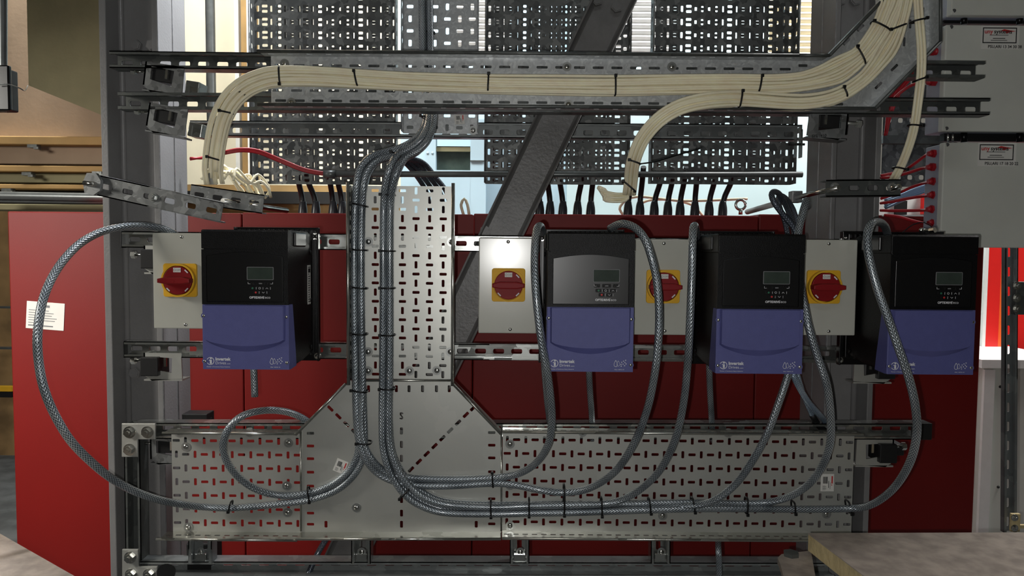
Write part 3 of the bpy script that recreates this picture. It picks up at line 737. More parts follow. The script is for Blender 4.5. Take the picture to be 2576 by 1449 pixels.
# --- vertical tray
t = thing('perforated_tray', 'bright upright perforated tray carrying two pairs of braided cables', 'cable tray', P(1010, 955, BY))
x0, x1 = P(889, 700, BY).x, P(1142, 700, BY).x; z1, z0 = P(1010, 468, BY).z, P(1010, 953, BY).z
m = MB(); du = (x1-x0-.004)/7.3
nv = 21
bed(m, x0+.004, x0+.004+7*du, z0, z1, 7, nv, .0182, .0072, BY-.0005, 1)
m.cell(lambda u, v, w_: (u, BY-.0005+w_, v), x0-.002, x0+.004, z0, z1, None)
m.cell(lambda u, v, w_: (u, BY-.0005+w_, v), x0+.004+7*du, x1, z0, z1, None)
m.build('tray_bed', 'tray', t)
for x, s in ((x0-.002, -1), (x1, 1)):
    m = MB(); flange_v(m, x, z0, z1, BY-.048, BY, 21, s=s); m.build('side_flange', 'traylip', t)
    m = MB(); m.cyl((x+s*.001, BY-.048, z0-.008), (x+s*.001, BY-.048, z1+.004), .0042, seg=12); m.build('rolled_edge', 'traylip', t)
for x, y in ((927, 608), (1136, 609), (926, 885), (1133, 885), (926, 933), (1030, 933), (1099, 932)): hole_bolt(t, P(x, y, BY-.001), .0095)
# --- upper front tray
UY = 1.825
t = thing('slotted_tray', 'long galvanised tray with small slots behind the thick cream cable bundle', 'cable tray', P(1380, 285, UY))
xa, xb = P(682, 210, UY).x, P(1998, 210, UY).x
za, zb = P(1340, 147, UY), P(1340, 276, UY); m = MB()
zt, zl = za.z, zb.z; n = 28; du = (xb-xa)/n; hgt = zt-zl
rows = [(zt, zt-hgt*.27, .17), (zt-hgt*.27, zt-hgt*.55, None), (zt-hgt*.55, zt-hgt*.76, .66), (zt-hgt*.76, zl, .86)]
for i in range(n):
    a = xa+i*du
    for (za_, zb_, f) in rows:
        off = du*.5 if f != .66 else du*.28
        m.cell(lambda u, v, w: (u, UY+w, v), a, a+du, zb_, za_, None if f is None else (a+off+0*du if f != .66 else a+du*.35, zt-hgt*f, .027, .0062), .0015)
m.build('tray_bed', 'gtray', t)
for z, s in ((zt, 1), (zl, -1)):
    m = MB(); flange_h(m, xa-.015, xb, z, UY-.045, UY, n, up=s); m.build('side_flange', 'gtray', t)
    m = MB(); m.cyl((xa-.018, UY-.045, z+s*.001), (xb+.01, UY-.045, z+s*.001), .0042, seg=10); m.build('rolled_edge', 'strutdk', t)
for x, y in ((716, 160), (733, 258), (1426, 168), (1430, 263), (1690, 168)): hole_bolt(t, P(x, y, UY-.0005), .009)
# --- 45 degree upper right bend
t = thing('bend_tray', 'dark galvanised bend tray carrying the cream cables up to the right', 'cable tray', P(2100, 280, UY))
pts = [(1992, 152), (2066, 152), (2203, 10), (2203, -80), (2338, -80), (2338, 118), (2178, 282), (1992, 282)]
w = [P(x, y, UY-.002) for x, y in pts]; outer = [(p.x, p.z) for p in w][::-1]
_T = TY; TY = UY-.002; HH = [slot2(x, y, .022, .0065, R(a)) for x, y, a in ((2130, 105, 45), (2165, 70, 45), (2110, 262, 0), (2210, 215, 45), (2250, 170, 45), (2020, 165, 0), (2020, 266, 0), (2060, 266, 0), (2290, 60, 90), (2290, 20, 90), (2230, -20, 90), (2275, 105, 90), (2322, 30, 90), (2322, 70, 90))]
m = MB(); m.fix = False; m.plate(outer, HH, lambda u, v, w_: (u, UY-.002+w_, v), .0015); m.build('tray_bed', 'gtray', t)
def fold2(a, b):
    a, b = P(*a, TY), P(*b, TY); m = MB(); d = Vector((0, -.047, 0)); A = [m.v(a), m.v(b), m.v(b+d), m.v(a+d)]; m.f(A)
    nn = (b-a).cross(d).normalized()*.0015; B = [m.v(Vector(p.co)+nn) for p in A]; m.f(B[::-1])
    for i in range(4): m.f([A[i], B[i], B[(i+1) % 4], A[(i+1) % 4]])
    m.build('side_flange', 'gtray', t); m = MB(); m.cyl(a+d, b+d, .004, seg=10); m.build('rolled_edge', 'strutdk', t)
for a, b in (((1992, 152), (2066, 152)), ((2066, 152), (2203, 10)), ((2203, 10), (2203, -80)), ((2338, -80), (2338, 118)), ((2338, 118), (2178, 282)), ((2178, 282), (1992, 282))): fold2(a, b)
TY = _T
# ================================================================== heavy perforated trays behind
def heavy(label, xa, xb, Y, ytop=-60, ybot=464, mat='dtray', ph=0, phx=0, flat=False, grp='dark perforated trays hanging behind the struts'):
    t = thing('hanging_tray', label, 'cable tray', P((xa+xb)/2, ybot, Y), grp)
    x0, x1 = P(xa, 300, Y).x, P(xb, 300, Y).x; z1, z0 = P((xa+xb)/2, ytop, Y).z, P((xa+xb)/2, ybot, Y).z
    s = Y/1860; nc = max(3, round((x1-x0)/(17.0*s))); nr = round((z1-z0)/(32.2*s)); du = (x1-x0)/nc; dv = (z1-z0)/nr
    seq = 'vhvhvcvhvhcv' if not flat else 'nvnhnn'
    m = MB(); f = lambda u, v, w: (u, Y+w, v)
    for i in range(nc):
        k = seq[(i+phx) % len(seq)]; a = x0+i*du
        for j in range(nr):
            b = z0+j*dv
            if k == 'h':
                m.cell(f, a, a+du, b, b+dv/2, (a+du/2, b+dv*.30, min(14*s, du-.001), 7*s)); m.cell(f, a, a+du, b+dv/2, b+dv, (a+du/2, b+dv*.70, min(14*s, du-.001), 7*s))
            elif k == 'v': m.cell(f, a, a+du, b, b+dv, (a+du/2, b+dv*.5, 6*s, 15*s))
            elif k == 'c': m.cell(f, a, a+du, b, b+dv, (a+du/2, b+dv*.5, 9*s, 9*s))
            else: m.cell(f, a, a+du, b, b+dv, None)
    m.build('tray_bed', mat, t)
    for x, q in ((x0, -1), (x1, 1)):
        m = MB(); flange_v(m, x, z0, z1, Y-.05, Y, nr, slot=(.012, .016), s=q); m.build('side_flange', mat, t)
        m = MB(); m.cyl((x, Y-.05, z0), (x, Y-.05, z1), .003, seg=8); m.build('rolled_edge', mat, t)
    return t
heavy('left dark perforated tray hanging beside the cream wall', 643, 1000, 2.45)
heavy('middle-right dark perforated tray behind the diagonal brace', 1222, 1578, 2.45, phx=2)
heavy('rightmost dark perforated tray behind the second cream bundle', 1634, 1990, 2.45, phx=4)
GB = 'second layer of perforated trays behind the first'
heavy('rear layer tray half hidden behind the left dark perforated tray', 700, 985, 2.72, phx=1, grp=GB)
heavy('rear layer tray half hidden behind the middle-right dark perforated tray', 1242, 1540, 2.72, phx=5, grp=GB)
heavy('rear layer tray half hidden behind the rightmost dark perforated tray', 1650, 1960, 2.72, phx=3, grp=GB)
# lighter shallow tray with dark cables between them
t = thing('shallow_tray', 'lighter grey shallow perforated tray behind the dark braided cables', 'cable tray', P(1112, 338, 2.25))
Y = 2.25; x0, x1 = P(1016, 200, Y).x, P(1203, 200, Y).x; z1, z0 = P(1110, -60, Y).z, P(1110, 336, Y).z
m = MB(); bed(m, x0, x1, z0, z1, 6, 13, .020, .010, Y, 0); m.build('tray_bed', 'gtray', t)
for x, q in ((x0, -1), (x1, 1)):
    m = MB(); flange_v(m, x, z0, z1, Y-.05, Y, 13, slot=(.016, .016), s=q); m.build('side_flange', 'gtray', t)
hole_bolt(t, P(1190, 328, Y), .011)
sticker(None, 'barcode_label', 'white label with red print on the grey tray beside the dark braided cables', P(1156, 300, Y-.001), .030, .030, -4)
# far right dark trays behind the red wires
m = None
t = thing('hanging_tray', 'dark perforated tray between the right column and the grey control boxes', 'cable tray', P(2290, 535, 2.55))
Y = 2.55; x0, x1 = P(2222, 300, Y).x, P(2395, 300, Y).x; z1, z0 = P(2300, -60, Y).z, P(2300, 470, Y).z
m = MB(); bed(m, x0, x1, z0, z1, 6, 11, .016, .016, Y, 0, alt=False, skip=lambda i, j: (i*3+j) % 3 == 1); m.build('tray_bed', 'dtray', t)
m = MB(); m.box(P(2222, 340, Y-.03), P(2395, 365, Y-.001)); m.build('cross_bar', 'strutdk', t)
o = wbox(2226, 541, 2380, 544, 2.42, .02).build('cabinet_trim', 'white'); tag(o, 'white ledge line on top of the red cabinet right of the right column', 'trim')
t = thing('conduit', 'thin grey conduit crossing under the perforated trays with red cables in its left end', 'conduit', P(1400, 440, 2.2))
m = MB(); m.cyl(P(822, 438, 2.22), P(2018, 439, 2.22), .0088); m.build('tube', 'pipe', t)
m = MB(); m.cyl(P(815, 438, 2.22), P(844, 438, 2.22), .0115); m.build('coupling', 'pipe', t)
# boards in the foreground
Z = P(2300, 1341, 1.50).z
poly = [PZ(2032, 1341, Z), PZ(2640, 1339, Z), PZ(2900, 1560, Z), PZ(2320, 1560, Z)]
t = thing('dusty_board', 'dusty brownish board lying in the lower right foreground', 'board', (poly[0].x, poly[0].y, Z-.04))
m = MB(); m.prism([(p.x, p.y) for p in poly], 'z', Z-.002, Z); m.build('top_skin', 'board', t)
m = MB(); m.prism([(p.x+.001, p.y-.001) for p in poly], 'z', Z-.036, Z-.002); m.build('core', 'boardedge', t)
Z2 = Z-.045
poly = [PZ(2040, 1385, Z2), PZ(2060, 1500, Z2), PZ(1985, 1500, Z2), PZ(1963, 1420, Z2), PZ(1956, 1403, Z2), PZ(1966, 1394, Z2)]
t = thing('board_corner', 'lower dusty board corner with a dark bolt, left of the larger board', 'board', (poly[0].x, poly[0].y, Z2-.03))
poly = poly + []
m = MB(); m.prism([(p.x, p.y) for p in poly] , 'z', Z2-.012, Z2); m.build('corner_body', 'board', t)
c = PZ(1990, 1398, Z2); m = MB(); m.hexa(c, c+Vector((0, 0, .008)), .016); m.build('bolt_head', 'strutdk', t)
Z3 = P(90, 1400, 1.45).z
poly = [PZ(-60, 1308, Z3), PZ(198, 1455, Z3), PZ(330, 1560, Z3), PZ(-250, 1560, Z3)]
m = MB(); m.prism([(p.x, p.y) for p in poly], 'z', Z3-.03, Z3); tag(m.build('foreground_board', 'board'), 'pale grey board corner in the lower left foreground', 'board')
# ================================================================== isolators
def circ(cx, cz, r, n=40, a0=0, a1=2*math.pi): return [(cx+r*math.cos(a0+(a1-a0)*i/n), cz+r*math.sin(a0+(a1-a0)*i/n)) for i in range(n)]
def rrect(x0, z0, x1, z1, r, k=5):
    L = []
    for q, (cx, cz) in enumerate(((x1-r, z1-r), (x0+r, z1-r), (x0+r, z0+r), (x1-r, z0+r))):
        for i in range(k+1):
            a = math.pi/2*q + math.pi/2*i/k; L.append((cx+r*math.cos(a), cz+r*math.sin(a)))
    return L
def isolator(label, px, py, off):
    YF = 1.75; o = P(px, py, YF); w, h = .137, .226
    t = thing('isolator_box', label, 'switch box', (o.x+w/2, YF+.05, o.z-h), 'grey isolator boxes with red rotary switches')
    Mx = Matrix.Translation(o)
    def MM(): m = MB(); m.M = Mx; return m
    m = MM(); m.box((0, .012, -h), (w, .108, 0), .003); m.build('enclosure', 'ral', t)
    m = MM(); m.box((-.0005, 0, -h-.0005), (w+.0005, .0125, .0005), .0025); m.build('lid', 'ral', t)
    for x, z in ((.069, -.009), (.075, -h+.009)):
        m = MM(); m.dome((x, 0, z), (0, -1, 0), .0042, .0022); m.build('lid_screw', 'chrome', t)
    cx, cz, s = off+.0395, -.0715-.0395, .0395
    m = MM(); m.prism(rrect(cx-s, cz-s, cx+s, cz+s, .006), 'y', -.006, 0, .001); pl = m.build('switch_plate', 'yellow', t)
    m = MM()
    A, B = circ(cx, cz, .0392, 48), circ(cx, cz, .0352, 48)
    for (y0, y1) in ((-.018, -.006),):
        va = [[m.v((p[0], y, p[1])) for p in L] for L, y in ((A, y1), (A, y0), (B, y0), (B, y1))]
        for k in range(3):
            for i in range(48): m.f([va[k][i], va[k][(i+1) % 48], va[k+1][(i+1) % 48], va[k+1][i]], False)
    m.build('switch_ring', 'yellow', t, smooth=True)
    kn = MM(); kn.prism(circ(cx, cz, .0335, 48), 'y', -.0195, -.004, .0015); ko = kn.build('rotary_knob', 'darkred', t)
    m = MM()
    prof = [(cx-.0375, cz+.0045), (cx-.02, cz+.0085), (cx+.02, cz+.0085), (cx+.0375, cz+.0045), (cx+.0375, cz-.0045), (cx+.02, cz-.0075), (cx-.02, cz-.0075), (cx-.0375, cz-.0045)]
    m.prism(prof, 'y', -.042, -.021, .0025); m.cyl((cx, -.0425, cz), (cx, -.0415, cz), .003); m.build('handle_grip', 'darkred', ko)
    m = MM(); m.box((cx-.009, -.0207, cz+.019), (cx+.009, -.0193, cz+.030), .0008); m.build('off_label', 'paper', ko)
    m = MM(); f = lambda u, v, w_: (u, -.0208+w_, v)
    m.plate(circ(cx-.0055, cz+.0245, .0027, 16), [circ(cx-.0055, cz+.0245, .0019, 16)[::-1]], f, .0002)
    m.text('OFF', .0062, lambda u, v, w_: (cx-.0018+u, -.0208+w_, cz+.0223+v), ext=.0003); m.build('off_lettering', 'inkgrey', ko)
    for sx, sz in ((-1, -1), (1, 1), (1, -1)):
        m = MM(); m.M = Mx @ Matrix.Translation((cx+sx*.0215, -.0197, cz+sz*.0215)) @ Matrix.Rotation(R(45*sx*sz), 4, 'Y'); m.box((-.005, -.0006, -.0014), (.005, 0.0005, .0014)); m.build('white_marker', 'ink', ko)
    return t
isolator('leftmost grey isolator box, on the left steel column beside the first drive', 383, 586, .0265)
isolator('grey isolator box right of the vertical tray, with the flash glare on its lid', 1205, 598, .031)
isolator('grey isolator box between the second and third drives, crossed by a braided cable', 1597, 602, .0285)
isolator('rightmost grey isolator box, between the third and fourth drives', 2012, 603, .018+.0)
# ================================================================== drives
def drive(label, px, py, back_dx, side_label=False):
    YF = 1.61; o = P(px, py, YF); w, h = .188, .3065
    t = thing('inverter_drive', label, 'motor drive', (o.x+w/2, YF+.12, o.z-h), 'black and blue motor drives')
    Mx = Matrix.Translation(o)
    def MM(): m = MB(); m.M = Mx; return m
    # housing: side profile (y,z) extruded over the width
    m = MM(); m.prism([(.002, -.040), (.002, -.163), (.010, -.295), (.03, -h+.003), (.12, -h+.006), (.205, -.290), (.205, -.004), (.02, -.004), (.008, -.02)], 'x', .002, w-.002, .004)
    m.build('housing', 'black', t)
    m = MM(); m.prism([(-.002, -.0415), (-.002, -.004), (.002, 0), (.15, .0), (.17, -.006), (.17, -.036), (.16, -.0415)], 'x', -.0005, w+.0005, .0025); m.build('top_cap', 'black', t)
    m = MM(); m.box((w-.002, .045, -.036), (w+.004, .13, -.004), .004); m.build('side_grip', 'gloss', t)
    m = MM(); m.box((-.004, .045, -.036), (.002, .13, -.004), .004); m.build('side_grip', 'gloss', t)
    # front frame and glossy panel
    m = MM(); zt, zb = -.0605, -.158
    arc = lambda x0, x1, z, hh, n=16: [(x0+(x1-x0)*i/n, z+hh*math.sin(math.pi*i/n)) for i in range(n+1)]
    pan = [(.0105, zb), (w-.0105, zb)] + arc(.0105, w-.0105, zt+.004, .009)[::-1]
    fr = [(.0, -.163), (w, -.163), (w, -.043), (0, -.043)]
    m.fix = False; m.plate(fr, [pan[::-1]], lambda u, v, w_: (u, -.001+w_, v), .0035); m.build('front_frame', 'black', t)
    cx_, cz_ = w/2, (zt+zb)/2
    pan2 = [(cx_+(x-cx_)*.988, cz_+(z-cz_)*.982) for x, z in pan]
    m = MM(); m.prism(pan2, 'y', -.0012, .0025, .0008); pn = m.build('front_panel', 'gloss', t)
    # display
    m = MM(); m.prism(rrect(.0985, -.109, .157, -.0805, .002), 'y', -.0018, 0, .0003); d = m.build('display_frame', 'inkgrey', pn)
    m = MM(); m.prism(rrect(.1, -.1077, .1555, -.0818, .0012), 'y', -.0022, -.001); m.build('display_glass', 'lcd', pn)
    # keys
    keys = [('u', .1075, -.1165), ('m', .1285, -.1165), ('v', .149, -.1165), ('g', .111, -.127), ('o', .1265, -.127), ('a', .1425, -.127), ('r', .118, -.1362), ('d', .1345, -.1362)]
    for k, x, z in keys:
        m = MM(); hw = {'u': .0065, 'v': .0065, 'm': .0095}.get(k, .0066); m.prism(rrect(x-hw, z-.0037, x+hw, z+.0037, .0012), 'y', -.0022, -.0008, .0004); m.build('key', 'black', pn)
    m = MM(); Yk = -.0025
    def bar(x0, z0, x1, z1, r=.00045): m.cyl((x0, Yk, z0), (x1, Yk, z1), r, seg=6)
    bar(.1015, -.1135, .1015, -.1175); bar(.1015, -.1175, .1065, -.1175); bar(.155, -.1135, .155, -.1175); bar(.155, -.1175, .150, -.1175)
    for x in (.119, .134, .150): bar(x, -.1245, x, -.1298)
    for x in (.1255, .1425): bar(x, -.1338, x, -.139)
    bar(.1398, -.1285, .1425, -.1258); bar(.1425, -.1258, .1452, -.1285); bar(.1318, -.135, .1345, -.1377); bar(.1345, -.1377, .1372, -.135)
    ring = [Vector((.1265+.0021*math.cos(a), Yk, -.127+.0021*math.sin(a))) for a in [math.pi*2*i/12 for i in range(13)]]
    m.tube(ring, .0004, 6)
    m.text('OPTIDRIVE', .0066, lambda u, v, w_: (.104+u, -.0022+w_, -.1495+v), bold=.00025, ext=.0003)
    m.text('eco', .0085, lambda u, v, w_: (.1375+u, -.0022+w_, -.1495+v), ext=.0003)
    m.text('TM', .002, lambda u, v, w_: (.1345+u, -.0022+w_, -.1455+v), ext=.0003)
    m.build('panel_lettering', 'ink', pn)
    m = MM(); m.dome((.1285, -.0022, -.1165), (0, -1, 0), .0001, .0001, 6, 2); m.box((.125, -.0026, -.1178), (.132, -.0021, -.1155)); m.build('key_symbol', 'inkgrey', pn)
    m = MM(); m.prism(circ(.111, -.127, .0022, 12), 'y', -.0026, -.0021); m.build('start_symbol', 'green', pn)
    m = MM(); m.prism(circ(.118, -.1362, .0022, 12), 'y', -.0026, -.0021); m.build('stop_symbol', 'inkred', pn)
    # blue cover: base sheet + raised shield
    m = MM(); m.prism([(0, -.1635), (-.0005, -.20), (-.0005, -h+.001), (.012, -h), (.055, -h+.002), (.050, -.27), (.030, -.166), (.028, -.1635)], 'x', -.0008, w+.0008, .0022); cv = m.build('terminal_cover', 'blue', t)
    m = MM(); n = 20
    low = [(.007+(w-.014)*i/n, -.2420-.0245*math.sin(math.pi*i/n)**.75) for i in range(n+1)]
    lowt = [(.0095+(w-.019)*i/n, -.2395-.0135*math.sin(math.pi*i/n)**.6) for i in range(n+1)]
    # shield: front face flat then undercut slope to lower curve
    top = [(.0095, -.1650), (w-.0095, -.1650)]
    Fv = [m.v((x, -.0085, z)) for x, z in [top[0]] + lowt + [top[1]]]
    Bv = [m.v((x, -.0004, z)) for x, z in [(.006, -.1645)] + low + [(w-.006, -.1645)]]
    m.f(Fv)
    nn = len(Fv)
    for i in range(nn): m.f([Fv[i], Bv[i], Bv[(i+1) % nn], Fv[(i+1) % nn]])
    m.f(Bv[::-1]); m.build('cover_shield', 'blue', cv)
    for x, z in ((.0035, -.188), (w-.0045, -.1895), (.0045, -.288), (w-.004, -.290)):
        m = MM(); m.cyl((x, .004, z), (x, -.0012, z), .0062, seg=20); m.build('screw_boss', 'blue', cv)
        m = MM(); m.dome((x, -.0012, z), (0, -1, 0), .0038, .0022); m.build('cover_screw', 'chrome', cv)
    # logos
    m = MM(); f = lambda u, v, w_: (u, -.001+w_, v)
    cx, cz = .0165, -.2875
    m.plate(circ(cx, cz, .0085, 32), [circ(cx, cz, .0072, 32)[::-1]], f, .0004)
    m.prism([(cx-.001, cz-.006), (cx+.003, cz-.006), (cx+.003, cz+.0025), (cx-.003, cz+.0025), (cx-.003, cz+.001), (cx-.001, cz+.001)], 'y', -.0012, -.0006)
    m.prism(circ(cx+.001, cz+.0055, .0018, 12), 'y', -.0012, -.0006)
    m.text('Invertek', .0098, lambda u, v, w_: (.0275+u, -.0008+w_, -.2862+v), bold=.00035, ext=.0004)
    m.text('Drives', .0088, lambda u, v, w_: (.0275+u, -.0008+w_, -.2945+v), ext=.0004)
    m.text('.com', .0045, lambda u, v, w_: (.0515+u, -.0008+w_, -.2945+v), ext=.0004)
    m.text('Member of Sumitomo Heavy Industries', .0032, lambda u, v, w_: (.0085+u, -.0008+w_, -.3012+v), ext=.0003)
    dx, dz = .151, -.289
    def drop(cx, cz, s):
        L = []
        for i in range(24):
            a = 2*math.pi*i/24; r = s*(1-.0*i); x = math.cos(a)*s*.62*(1-.5*max(0, math.sin(a))); z = math.sin(a)*s*(1.35 if math.sin(a) > 0 else .75)
            L.append((cx+x, cz+z))
        return L
    m.plate(drop(dx, dz, .0070), [drop(dx, dz, .0058)[::-1]], f, .0004)
    m.plate(drop(dx+.0055, dz+.0005, .0058), [drop(dx+.0055, dz+.0005, .0050)[::-1]], f, .0004)
    random.seed(4)
    for i, (x, z) in enumerate(((.163, -.2925), (.167, -.288), (.171, -.2845), (.164, -.284), (.168, -.2815), (.1725, -.2795), (.1625, -.2885), (.1705, -.2915), (.1735, -.2875))):
        m.prism(circ(x, z, .0012, 8), 'y', -.0012, -.0006)
    m.text('IP66 / NEMA 4X', .0032, lambda u, v, w_: (.148+u, -.0008+w_, -.3012+v), ext=.0003)
    m.build('cover_lettering', 'ink', cv)
    # heatsink and mounting flange behind
    m = MM(); m.box((.0, .205, -.300), (w, .222, .006), .002)
    for i in range(16):
        x = .006 + i*(w-.012)/15; m.box((x-.0012, .190, -.300), (x+.0012, .206, .006))
    m.build('heatsink', 'alu', t)
    m = MM(); m.box((-.010, .222, -.3195), (w+.010, .232, .0115), .0015); m.box((-.010, .2135, -.3195), (-.006, .224, .0115), .001); m.box((w+.006, .2135, -.3195), (w+.010, .224, .0115), .001); m.build('mounting_flange', 'alu', t)
    for x in (-.004, w+.004):
        for z in (-.010, -.308):
            m = MM(); m.dome((x, .222, z), (0, -1, 0), .0055, .004); m.cyl((x, .2215, z), (x, .228, z), .008, seg=16); m.build('mounting_screw', 'chrome', t)
    m = MM()
    for z in (-.05, -.165, -.28):
        for x, s in ((.002, -1), (w-.002, 1)): m.cyl((x, .185, z), (x+s*.003, .185, z), .005, seg=12)
    m.build('side_stud', 'black', t)
    if side_label:
        m = MM(); m.box((w-.0022, .160, -.174), (w-.0012, .184, -.080)); lb = m.build('side_label', 'paper', t)
        m = MM(); f2 = 0; random.seed(2)
        for k in range(16):
            z = -.084 - k*.0055; m.box((w-.0014, .163, z), (w-.0009, .163+random.uniform(.008, .018), z-.0022))
        m.box((w-.0014, .163, -.088), (w-.0009, .181, -.098)); m.build('label_print', 'inkblack', lb)
    return t
drive('leftmost black and blue drive, right of the left column and showing its right side', 506, 577, 0, side_label=True)
drive('second drive from the left, between two isolators, with a dull sheen on its panel', 1379, 583, 0)
drive('third drive from the left, with braided cables looping up behind its top right corner', 1808, 588, 0)
drive('rightmost drive, in front of the grey control boxes, a braided cable crossing its left edge', 2243, 590, 0)
# parts on top of drive 4
t = thing('terminal_bolts', 'bright bolts and thin wire on top of the rightmost drive', 'bolts', P(2310, 588, 1.70))
m = MB(); m.cyl(P(2318, 579, 1.72), P(2345, 579, 1.70), .0035); m.hexa(P(2340, 580, 1.70), P(2352, 578, 1.69), .007); m.dome(P(2318, 579, 1.70), (0, -1, 0), .006, .005); m.build('bolt', 'chrome', t)
m = MB(); m.tube(smooth_path(pp([(2270, 585, 1.75), (2295, 566, 1.75), (2325, 560, 1.75), (2345, 572, 1.75), (2352, 585, 1.75)])), .0012, 6); m.build('wire', 'blkcable', t)
m = MB(); m.box(P(2305, 590, 1.78), P(2375, 583, 1.74)); m.build('plate', 'rubber', t)

# ================================================================== grey control boxes, upper right
def control_box(label, corners, Y, text=None, screws=()):
    (xl0, y0), (xl1, y1) = corners   # front left edge top, bottom
    t = thing('control_box', label, 'control box', P((xl0+2620)/2, y1, Y+.06), 'grey control boxes at the upper right')
    a = P(xl0, y0, Y); b = P(xl1, y1, Y); x = (a.x+b.x)/2
    m = MB(); m.box((x+.002, Y+.02, b.z+.002), (x+.42, Y+.09, a.z-.002), .003); m.build('enclosure', 'boxside', t)
    m = MB(); m.box((x, Y, b.z), (x+.422, Y+.022, a.z), .003); m.build('lid', 'boxgrey', t)
    for px, py in screws:
        m = MB(); m.cyl(P(px, py, Y), P(px, py, Y-.001), .005, seg=12); m.build('lid_screw', 'rubber', t)
    if text:
        px0, py0, px1, py1, line = text
        A = P(px0, py0, Y-.0008); B = P(px1, py1, Y-.0008); w, h = B.x-A.x, A.z-B.z
        m = MB(); m.box((A.x-.004, Y-.0008, A.z+.004), (B.x+.007, Y, B.z-.016)); pl = m.build('name_plate', 'paper', t)
        f = lambda u, v, w_: (A.x+u, Y-.001+w_, B.z+v)
        m = MB(); m.fix = False; m.plate([(0, 0), (w, 0), (w, h), (0, h)], [[(.0025, .0025), (.0025, h-.0025), (w-.0025, h-.0025), (w-.0025, .0025)]], f, .0003); m.build('plate_border', 'inkblack', pl)
        m = MB(); m.text('uny', .0155, lambda u, v, w_: (A.x+.004+u, Y-.001+w_, B.z+h*.62+v), bold=.0003, ext=.0004)
        m.prism([(A.x+w*.48, B.z+h*.74), (A.x+w*.62, B.z+h*.90), (A.x+w*.75, B.z+h*.84), (A.x+w*.97, B.z+h*.76), (A.x+w*.80, B.z+h*.72), (A.x+w*.70, B.z+h*.62), (A.x+w*.66, B.z+h*.76)], 'y', Y-.0014, Y-.0009)
        m.build('red_lettering', 'inkred', pl)
        m = MB(); m.text('systems', .0150, lambda u, v, w_: (A.x+.029+u, Y-.001+w_, B.z+h*.62+v), bold=.0003, ext=.0005)
        m.box((A.x+w*.2, Y-.0014, B.z+h*.5), (A.x+w*.75, Y-.001, B.z+h*.53))
        m.box((A.x+w*.3, Y-.0014, B.z+h*.28), (A.x+w*.66, Y-.001, B.z+h*.32)); m.box((A.x+w*.24, Y-.0014, B.z+h*.16), (A.x+w*.72, Y-.001, B.z+h*.19))
        m.text(line, .0105, lambda u, v, w_: (A.x+w*.16+u, Y-.001+w_, B.z-.0125+v), bold=.0002, ext=.0004)
        m.build('black_lettering', 'inkblack', pl)
    return t
BX = 1.98
control_box('topmost grey control box, cut by the upper edge of the view', ((2395, -120), (2395, 38)), BX, None, ((2400, 27),))
control_box('middle grey control box with the upper name plate, crossed by two strut ends', ((2378, 62), (2373, 330)), BX, (2473, 69, 2557, 109, 'PSU,ARI 13 34 30 38'), ((2393, 68), (2381, 323)))
control_box('lowest grey control box, its lower corner behind the rightmost drive', ((2373, 358), (2366, 622)), BX, (2465, 363, 2549, 403, 'PSU,ARI 17 18 20 22'), ((2383, 364),))
for (y0, y1, lab) in ((38, 62, 'dark gap bracket with round stand-offs between the top and middle control boxes'), (330, 358, 'dark gap bracket with round stand-offs between the middle and lowest control boxes')):
    t = thing('gap_bracket', lab, 'bracket', P(2480, y1, BX+.08))
    m = MB(); wbox(2375, y0+2, 2700, y1-2, BX+.05, .02, m); m.build('back_strip', 'rubber', t)
    for px in (2425, 2565):
        m = MB(); c0 = P(px, y0, BX+.035); c1 = P(px, y1, BX+.035); m.cyl(c0, c1, .008); m.build('stand_off', 'alu', t)
    if y0 > 100:
        for px in (2385, 2397):
            m = MB(); m.cyl(P(px, y0, BX+.03), P(px, y1, BX+.03), .0025); m.build('threaded_rod', 'chrome', t)
# ================================================================== cables
CR = .0088
G = 'clear-sheathed braided cables'
def braided(label, path, r=CR, mat='braid', extra=None, group=G):
    m = MB(uv=True); m.fix = False
    m.tube(smooth_path(pp(path)), r, 14)
    return tag(m.build('braided_cable', mat), label, 'cable', group)
VY = 1.838
def trunk(x_off, Yb, layer):
    """the shared run of each cable: out of the upper tray, curving left, down the vertical tray.
    x_off 0..3 lane number from the left"""
    return None
lanes = {
 0: [(1072, 284, 2.00), (1068, 315, 1.96), (1050, 345, 1.92), (1018, 367, 1.88), (975, 381, 1.86), (935, 393, 1.84), (908, 422, 1.83), (897, 465, 1.825), (893, 520, VY), (891, 620, VY), (891, 730, VY), (892, 850, VY), (894, 960, VY)],
 1: [(1084, 284, 2.00), (1080, 318, 1.96), (1064, 352, 1.92), (1032, 377, 1.88), (988, 392, 1.86), (950, 404, 1.84), (926, 430, 1.83), (915, 470, 1.825), (911, 520, VY), (909, 620, VY), (909, 730, VY), (910, 850, VY), (912, 960, VY)],
 2: [(1078, 284, 1.98), (1074, 320, 1.94), (1058, 350, 1.90), (1030, 374, 1.86), (1000, 390, 1.83), (980, 425, 1.81), (969, 470, 1.82), (965, 520, VY), (964, 620, VY), (964, 730, VY), (963, 850, VY), (962, 960, VY)],
 3: [(1090, 284, 1.98), (1087, 322, 1.94), (1073, 356, 1.90), (1047, 382, 1.86), (1018, 398, 1.83), (999, 432, 1.81), (987, 475, 1.82), (982, 520, VY), (981, 620, VY), (981, 730, VY), (981, 850, VY), (980, 960, VY)],
}
top = [(1068, -60, 2.19), (1070, 60, 2.19), (1072, 180, 2.17), (1075, 250, 2.10)]
